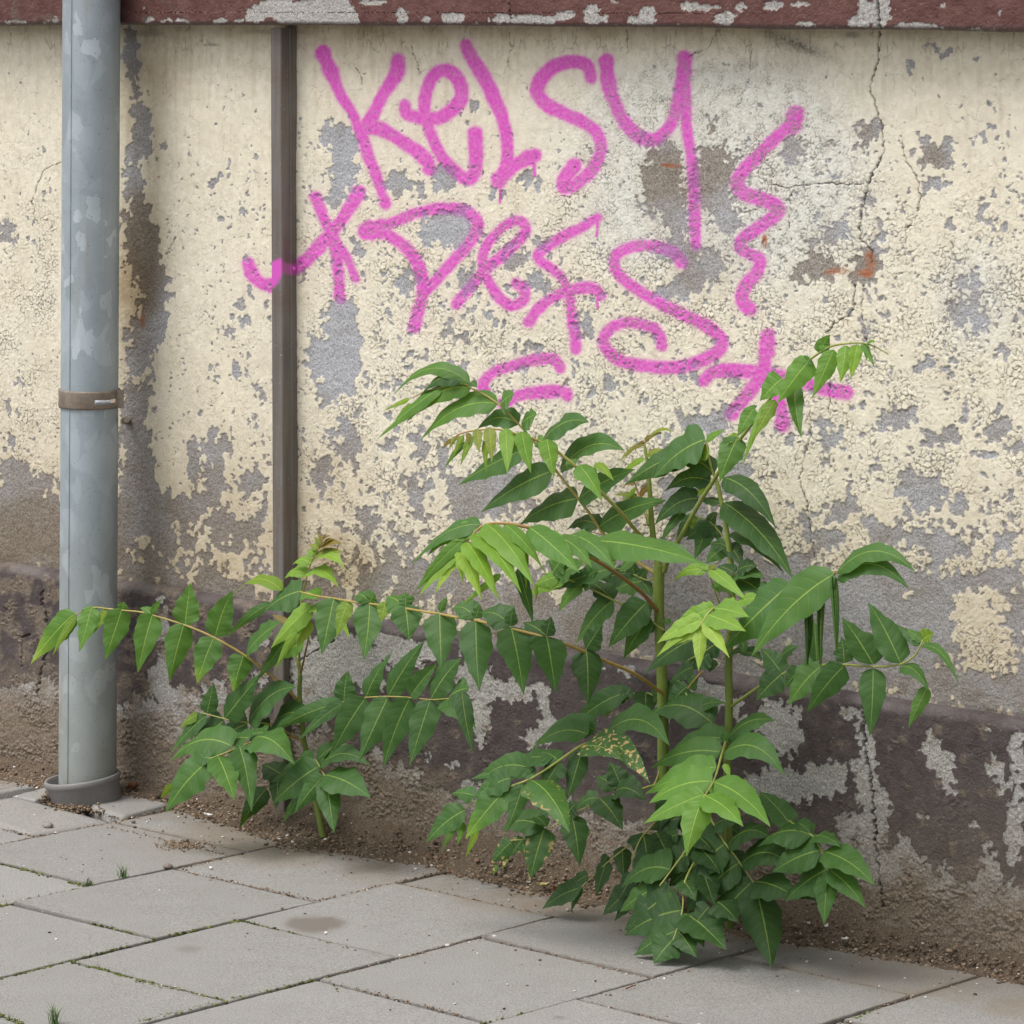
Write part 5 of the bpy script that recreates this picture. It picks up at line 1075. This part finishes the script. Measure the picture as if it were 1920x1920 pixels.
frond(B_, "1232,1080,.07 1215,1088,.065 1190,1078,.06 1165,1068,.055 1140,1062,.05", (.0014,.0008), (.5,.5), """
1178 1074 1125 1087 30 .14;1163 1070 1150 1104 36 .13;1205 1090 1147 1110 32 .38;1203 1090 1223 1123 24 .2;1200 1085 1214 1064 20 .3;1150 1064 1080 1052 26 .7 u;1145 1062 1120 1045 24 .4;1190 1080 1180 1048 26 .25""")
frond(B_, "1234,1078,.07 1190,1050,.08 1150,1015,.09 1129,998,.095 1107,965,.105 1082,932,.115 1064,910,.125 1046,887,.13 1027,862,.14 1008,837,.15 990,815,.155 973,796,.16 952,774,.17 935,758,.175 910,741,.18 885,729,.185 872,720,.19 845,722,.195 800,733,.20 775,745,.20", (.0024,.0008), (.62,.6), """
883 727 762 792 34 .5 a;880 718 738 741 21 .42 A;868 714 787 743 22 .10 A;830 724 706 825 20 .5 ;768 748 716 772 8 .85 u;772 758 737 798 11 .85 u;882 716 895 727 16 .25;
933 757 788 826 36 .48 a;938 757 964 737 30 .45;972 795 893 807 30 .33 a;977 794 1007 777 30 .42;1010 836 1105 792 36 .33 a;983 843 859 909 34 .33;1036 883 900 962 44 .26;1051 881 1172 846 38 .35 a;1083 935 973 984 44 .25;1086 934 1192 880 36 .26;1123 988 1250 938 40 .3;1123 987 1061 995 24 .15 a""")
frond(B_, "1212,1016,.075 1190,992,.10 1165,962,.13 1129,925,.16 1100,897,.18 1076,872,.20 1052,852,.21 1030,836,.225 1008,826,.235 983,817,.25 958,811,.26 933,805,.27 900,806,.28 867,812,.29 850,822,.29 838,834,.285", (.0030,.0007), (.38,.78), """
979 809 996 889 32 .7;948 803 951 889 28 .78 ;917 801 922 868 24 .82 q;910 826 912 888 12 .85 u;895 804 899 851 18 .85 q;878 812 878 833 11 .8 R;860 817 860 834 9 .75 R;855 818 841 843 8 .8 q;847 824 830 841 7 .8 R;868 816 847 864 11 .85 u;884 816 863 874 15 .82 u;875 830 832 881 11 .5;962 812 963 850 20 .85 u;
1025 823 1039 897 36 .65;1085 872 1129 941 38 .6;1117 868 1152 903 17 .85 u;1020 826 1003 838 20 .6;1078 874 1060 866 22 .55""")
frond(B_, "1208,835,.07 1208,830,.07 1207,827,.07", (.0012,.0006), (.9,1), """
1208 832 1167 866 7 .8 RA;1206 834 1160 870 7 .85 qA;1209 829 1243 813 8 .7 RA;1210 830 1266 812 6 .85 qA;1212 852 1246 842 10 .75 q;1209 860 1155 908 10 .85 a;1208 828 1190 845 8 .6 R;1209 826 1225 815 8 .6 R""")
frond(B_, "1192,910,.05 1190,906,.05 1189,903,.05", (.0010,.0006), (.9,1), """
1190 908 1167 915 7 .6 RA;1195 932 1148 929 8 .75 q;1192 905 1202 901 7 .5 R;1198 930 1224 907 10 .4 R;1193 914 1164 947 8 .85 ;1188 906 1181 903 7 .5 R;1190 904 1190 893 7 .5 R;1200 938 1180 945 8 .6 R""")
frond(B_, "1246,1072,.072 1252,1050,.08 1261,1033,.085 1280,1000,.10 1296,970,.11 1318,932,.125 1340,898,.14 1362,860,.155 1383,830,.165 1415,788,.175 1442,750,.185 1470,716,.195 1500,688,.20 1526,669,.205 1557,650,.21 1590,644,.21 1616,643,.205 1640,650,.20 1666,664,.19", (.0036,.0007), (.30,.42), """
1384 819 1349 904 46 .44;1380 821 1352 829 20 .75 u;1414 765 1383 820 28 .54;1434 756 1390 876 14 .72;1467 709 1425 752 40 .54;1453 750 1413 823 24 .5 u;1520 673 1457 757 46 .62;1490 723 1503 823 32 .45 f;1563 656 1522 748 36 .62;1536 662 1556 627 28 .45;1586 648 1576 718 29 .75;1607 646 1595 712 25 .85;1616 643 1640 690 13 .5;1622 645 1625 678 13 .6;1626 642 1642 640 8 .7;1520 672 1505 690 20 .5;1550 655 1535 648 14 .5;1412 770 1400 765 20 .4""")
frond(B_, "1244,1345,.072 1234,1344,.08 1190,1357,.15 1146,1374,.20 1110,1390,.24 1082,1403,.27 1041,1431,.30 997,1459,.32 962,1473,.33 930,1486,.33 900,1497,.325 875,1515,.32", (.0026,.0010), (.34,.42), """
1138 1374 1256 1399 44 .28 a;1111 1383 1219 1470 48 .28 s;1088 1402 1168 1427 34 .26 s;1117 1369 1000 1398 36 .25 a;1102 1377 995 1409 34 .26 a;1036 1421 944 1432 30 .28;1000 1443 891 1470 40 .3 a;966 1457 881 1462 20 .27;957 1472 872 1573 54 .34 y;894 1554 872 1608 13 .86 unv;995 1462 1069 1563 56 .34 e;981 1467 948 1563 34 .25;1050 1428 1014 1485 40 .22;1090 1408 1063 1501 38 .15 n;890 1492 847 1488 26 .3;872 1519 798 1581 40 .31;871 1527 828 1596 17 .4;871 1543 858 1586 15 .46;958 1458 888 1497 38 .26;1045 1425 1010 1412 26 .28;1000 1455 975 1437 24 .28""")
frond(B_, "1243,1340,.068 1225,1305,.06 1205,1299,.05 1182,1300,.045 1162,1297,.045", (.0013,.0008), (.3,.45), """
1180 1297 1070 1366 28 .2 t;1164 1294 1103 1318 18 .25;1211 1297 1214 1345 44 .09;1202 1327 1179 1354 22 .42;1160 1316 1129 1350 10 .6 u;1182 1290 1160 1322 22 .2 b;1240 1285 1226 1320 30 .2""")
frond(B_, "1243,1420,.072 1230,1465,.08 1217,1475,.09 1180,1484,.11 1144,1493,.13 1120,1503,.145 1097,1515,.155 1071,1529,.17 1036,1550,.19 986,1572,.21 957,1576,.22", (.0016,.0008), (.45,.5), """
1153 1484 1210 1503 42 .1 a;1156 1478 1118 1456 34 .1;1165 1474 1143 1428 40 .08;1124 1497 1168 1557 50 .12;1121 1496 1074 1525 20 .25 a;1072 1529 1087 1626 52 .15;1065 1525 1082 1505 24 .14;1021 1553 993 1652 54 .18 e;1020 1551 934 1560 36 .2 a;1003 1531 1026 1552 26 .15;982 1572 957 1606 28 .15 e;960 1578 921 1620 28 .26 e;953 1600 940 1632 9 .5 bn;932 1622 924 1641 8 .5 bn;985 1575 982 1600 10 .4 bn""")
frond(B_, "1242,1560,.075 1210,1568,.09 1185,1582,.11 1165,1596,.125 1138,1618,.14 1115,1640,.15 1091,1662,.165", (.0014,.0007), (.5,.5), """
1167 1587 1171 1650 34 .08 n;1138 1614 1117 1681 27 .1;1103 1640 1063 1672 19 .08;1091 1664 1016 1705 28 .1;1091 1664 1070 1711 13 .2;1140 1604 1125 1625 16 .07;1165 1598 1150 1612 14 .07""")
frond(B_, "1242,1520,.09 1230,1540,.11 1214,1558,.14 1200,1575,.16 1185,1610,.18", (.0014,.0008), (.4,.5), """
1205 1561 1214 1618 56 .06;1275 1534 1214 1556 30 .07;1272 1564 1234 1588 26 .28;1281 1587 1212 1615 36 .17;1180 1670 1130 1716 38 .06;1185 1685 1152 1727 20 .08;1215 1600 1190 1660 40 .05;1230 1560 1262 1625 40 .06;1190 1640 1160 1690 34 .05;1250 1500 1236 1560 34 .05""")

# ---- right sapling
b0 = W(1367, 1690, .10)
C_ = tag(empty("sapling", (b0[0], b0[1], 0)), "bushy sapling with a thin stem, right of the tallest one, lowest leaves on the slabs", "sapling", "tree saplings at the wall foot")
stalk("stem", [(1368,1740,.10),(1367,1690,.10),(1366,1560,.10),(1365,1480,.10),(1364,1418,.10),(1367,1330,.10),(1366,1260,.10),(1368,1200,.10),(1373,1123,.10),(1371,1060,.10),(1367,1029,.10),(1363,997,.10),(1354,947,.10),(1344,903,.10),(1337,885,.10),(1329,859,.10),(1324,827,.10)], [.0058,.0058,.0055,.0050,.0040,.0034,.0026,.0014], 0, (.16, .34), C_)
frond(C_, "1345,905,.10 1337,887,.105 1329,859,.11 1324,826,.11", (.0020,.0009), (.4,.5), """
1322 824 1225 897 52 .33;1295 842 1171 909 44 .17;1338 888 1268 871 36 .27 a;1325 851 1290 853 17 .4;1332 903 1247 921 34 .15 a;1331 903 1307 932 23 .75 u;1324 825 1359 806 12 .6;1357 895 1455 990 46 .15;1357 942 1487 1086 58 .12;1373 998 1470 1075 30 .13;1310 935 1227 985 36 .13 a;1284 956 1237 1020 18 .18;1330 845 1300 862 22 .5 u;1352 941 1310 934 14 .14 n""")
frond(C_, "1368,1040,.10 1360,1014,.09 1347,995,.08 1331,979,.07 1307,968,.06 1281,959,.055", (.0016,.0008), (.35,.3), """
1334 982 1302 1050 36 .25;1307 970 1267 1014 34 .14;1335 985 1285 1014 28 .14;1363 1020 1322 1058 34 .3;1365 1022 1392 1064 34 .1;1340 985 1348 1018 24 .08;1310 972 1300 1010 26 .3 u;1330 980 1345 960 20 .15;1366 1026 1330 1020 20 .1""")
frond(C_, "1372,1100,.10 1374,1085,.11 1378,1078,.12", (.0012,.0008), (.3,.3), """
1376 1080 1434 1084 26 .28;1379 1087 1431 1118 42 .13;1376 1075 1345 1062 24 .08;1382 1070 1420 1062 24 .09;1374 1090 1350 1110 24 .1;1430 1090 1436 1120 14 .2""")
frond(C_, "1366,1160,.10 1360,1148,.14 1349,1131,.18 1338,1100,.21 1329,1072,.23", (.0017,.0009), (.3,.6), """
1326 1070 1262 1090 19 .82 a;1329 1067 1297 1058 9 .85;1332 1068 1402 1128 23 .78;1342 1090 1376 1118 18 .62;1328 1068 1345 1060 10 .8 q;1336 1095 1350 1115 12 .55""")
frond(C_, "1367,1190,.10 1375,1160,.18 1368,1145,.25 1350,1137,.30 1336,1142,.33 1326,1152,.34 1320,1161,.345 1315,1172,.35 1313,1180,.35", (.0016,.0009), (.4,.55), """
1338 1141 1405 1157 32 .72;1382 1130 1431 1125 18 .7;1326 1152 1399 1184 32 .82;1319 1166 1368 1234 27 .92;1313 1180 1310 1259 26 .96;1313 1176 1266 1210 16 1.0;1316 1164 1231 1207 26 .9;1317 1159 1231 1232 19 .88;1329 1142 1256 1184 25 .8;1345 1138 1390 1142 24 .75;1338 1141 1290 1160 22 .78""")
frond(C_, "1368,1215,.09 1350,1205,.13 1320,1222,.16 1290,1238,.17", (.0013,.0009), (.25,.3), """
1346 1184 1207 1265 56 .15;1345 1196 1288 1258 40 .14;1372 1220 1430 1238 32 .07;1393 1200 1396 1230 18 .34;1300 1250 1255 1280 26 .12;1335 1235 1330 1262 24 .07;1330 1225 1300 1255 30 .12""")
frond(C_, "1371,1180,.10 1400,1160,.16 1440,1138,.22 1480,1118,.27 1520,1102,.30 1544,1092,.31 1560,1080,.315 1568,1072,.32", (.0026,.0012), (.35,.72), """
1564 1076 1409 1231 64 .33;1481 1095 1352 1222 66 .28;1569 1074 1718 1074 32 .36 A4;1569 1086 1706 1106 34 .33 A4;1513 1131 1512 1246 40 .10 rn;1544 1098 1539 1247 34 .12 rn;1563 1082 1568 1225 36 .26 rn;1530 1112 1440 1180 44 .28;1520 1120 1518 1200 26 .07 rn""")
frond(C_, "1371,1325,.10 1380,1318,.11 1414,1294,.14 1443,1275,.155 1470,1263,.165 1493,1256,.17 1541,1247,.18 1583,1246,.19 1637,1250,.20 1687,1246,.20 1715,1229,.195 1727,1208,.19 1730,1200,.185", (.0022,.0010), (.30,.42), """
1539 1249 1477 1324 50 .33;1583 1248 1513 1337 50 .34;1637 1253 1631 1382 50 .34;1688 1250 1742 1296 30 .3 a;1739 1288 1703 1366 26 .45 n;1583 1243 1577 1194 36 .24;1637 1246 1578 1157 54 .24;1688 1243 1627 1129 56 .25;1729 1210 1797 1284 19 .35 a;1725 1210 1680 1170 20 .24;1729 1203 1696 1180 18 .45;1730 1200 1751 1187 28 .55 u;1465 1262 1426 1215 44 .24;1467 1263 1417 1314 44 .2;1465 1230 1498 1212 16 .2;1531 1240 1525 1160 26 .28 f;1500 1255 1470 1290 34 .2""")
frond(C_, "1364,1400,.105 1363,1385,.13 1354,1412,.19 1345,1445,.24 1335,1471,.28 1322,1491,.31 1315,1502,.32", (.0020,.0010), (.30,.46), """
1358 1385 1261 1406 34 .33;1364 1385 1453 1352 36 .33 a;1350 1410 1219 1441 44 .43;1358 1412 1472 1455 46 .4 a;1343 1438 1208 1490 40 .48;1335 1465 1216 1507 42 .54;1337 1466 1445 1551 54 .58;1320 1489 1206 1545 36 .6;1320 1491 1394 1550 40 .64;1315 1502 1287 1607 52 .66;1358 1432 1368 1459 13 .8;1356 1390 1366 1368 16 .3""")
frond(C_, "1365,1415,.10 1355,1405,.09 1335,1374,.08 1305,1331,.07 1280,1290,.06 1266,1266,.055", (.0018,.0010), (.34,.34), """
1336 1357 1203 1358 40 .2 A4;1307 1328 1361 1319 20 .24;1290 1286 1252 1330 36 .25;1290 1288 1310 1270 24 .2;1345 1385 1300 1370 24 .1;1300 1325 1290 1352 24 .1;1270 1275 1248 1320 28 .13""")
frond(C_, "1366,1490,.10 1345,1510,.12 1331,1530,.135 1346,1556,.145 1359,1580,.15 1375,1600,.152 1389,1620,.155 1402,1638,.155 1412,1653,.155 1422,1672,.155", (.0020,.0010), (.40,.34), """
1359 1582 1290 1650 60 .15;1364 1582 1445 1572 40 .13 a;1386 1618 1295 1706 54 .16;1391 1618 1490 1632 44 .14 a;1410 1653 1323 1745 54 .19;1414 1653 1494 1684 46 .15;1419 1672 1447 1815 76 .16 n;1340 1545 1395 1540 34 .1;1335 1540 1290 1580 40 .1""")
frond(C_, "1366,1480,.10 1395,1486,.11 1427,1501,.12 1460,1525,.135 1491,1547,.15 1524,1568,.16 1535,1584,.165 1544,1602,.17 1550,1620,.17 1552,1640,.17", (.0016,.0010), (.35,.42), """
1483 1547 1422 1482 44 .27;1498 1543 1520 1562 26 .27;1521 1566 1419 1589 40 .3 a;1526 1567 1577 1589 24 .26;1539 1594 1448 1636 48 .29;1545 1597 1641 1661 48 .3;1550 1630 1471 1691 44 .3;1554 1630 1623 1703 42 .31;1552 1638 1545 1735 42 .34 n;1478 1672 1530 1690 22 .1;1440 1510 1400 1530 34 .15;1500 1550 1470 1580 30 .12""")
frond(C_, "1366,1545,.11 1330,1580,.145 1300,1620,.18 1283,1658,.205 1281,1690,.215 1279,1710,.22 1272,1735,.235 1262,1763,.25", (.0018,.0010), (.36,.42), """
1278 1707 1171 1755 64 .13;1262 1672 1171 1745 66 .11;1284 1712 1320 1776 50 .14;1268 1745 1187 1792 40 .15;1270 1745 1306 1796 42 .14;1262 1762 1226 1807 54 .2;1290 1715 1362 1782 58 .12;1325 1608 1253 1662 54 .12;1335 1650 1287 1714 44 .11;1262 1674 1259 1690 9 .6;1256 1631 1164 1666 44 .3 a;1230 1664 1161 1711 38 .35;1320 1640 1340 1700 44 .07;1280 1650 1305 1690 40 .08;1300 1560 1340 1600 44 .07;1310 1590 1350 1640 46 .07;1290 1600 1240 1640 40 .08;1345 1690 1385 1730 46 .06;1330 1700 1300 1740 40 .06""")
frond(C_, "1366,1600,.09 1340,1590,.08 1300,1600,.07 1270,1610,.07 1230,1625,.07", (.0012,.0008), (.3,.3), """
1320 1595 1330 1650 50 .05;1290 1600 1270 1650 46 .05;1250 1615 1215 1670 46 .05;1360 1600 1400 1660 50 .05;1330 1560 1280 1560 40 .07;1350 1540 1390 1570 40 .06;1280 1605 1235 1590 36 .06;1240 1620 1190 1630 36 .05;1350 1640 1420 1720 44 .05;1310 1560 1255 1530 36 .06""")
stalk("stem", [(1245,1330,.065),(1285,1296,.06),(1300,1278,.06),(1318,1258,.06)], .0016, .0013, (.7, .68), C_)
stalk("stem", [(1295,1570,.15),(1283,1598,.18),(1260,1630,.20),(1237,1661,.22)], .0014, .0010, (.45, .48), C_)
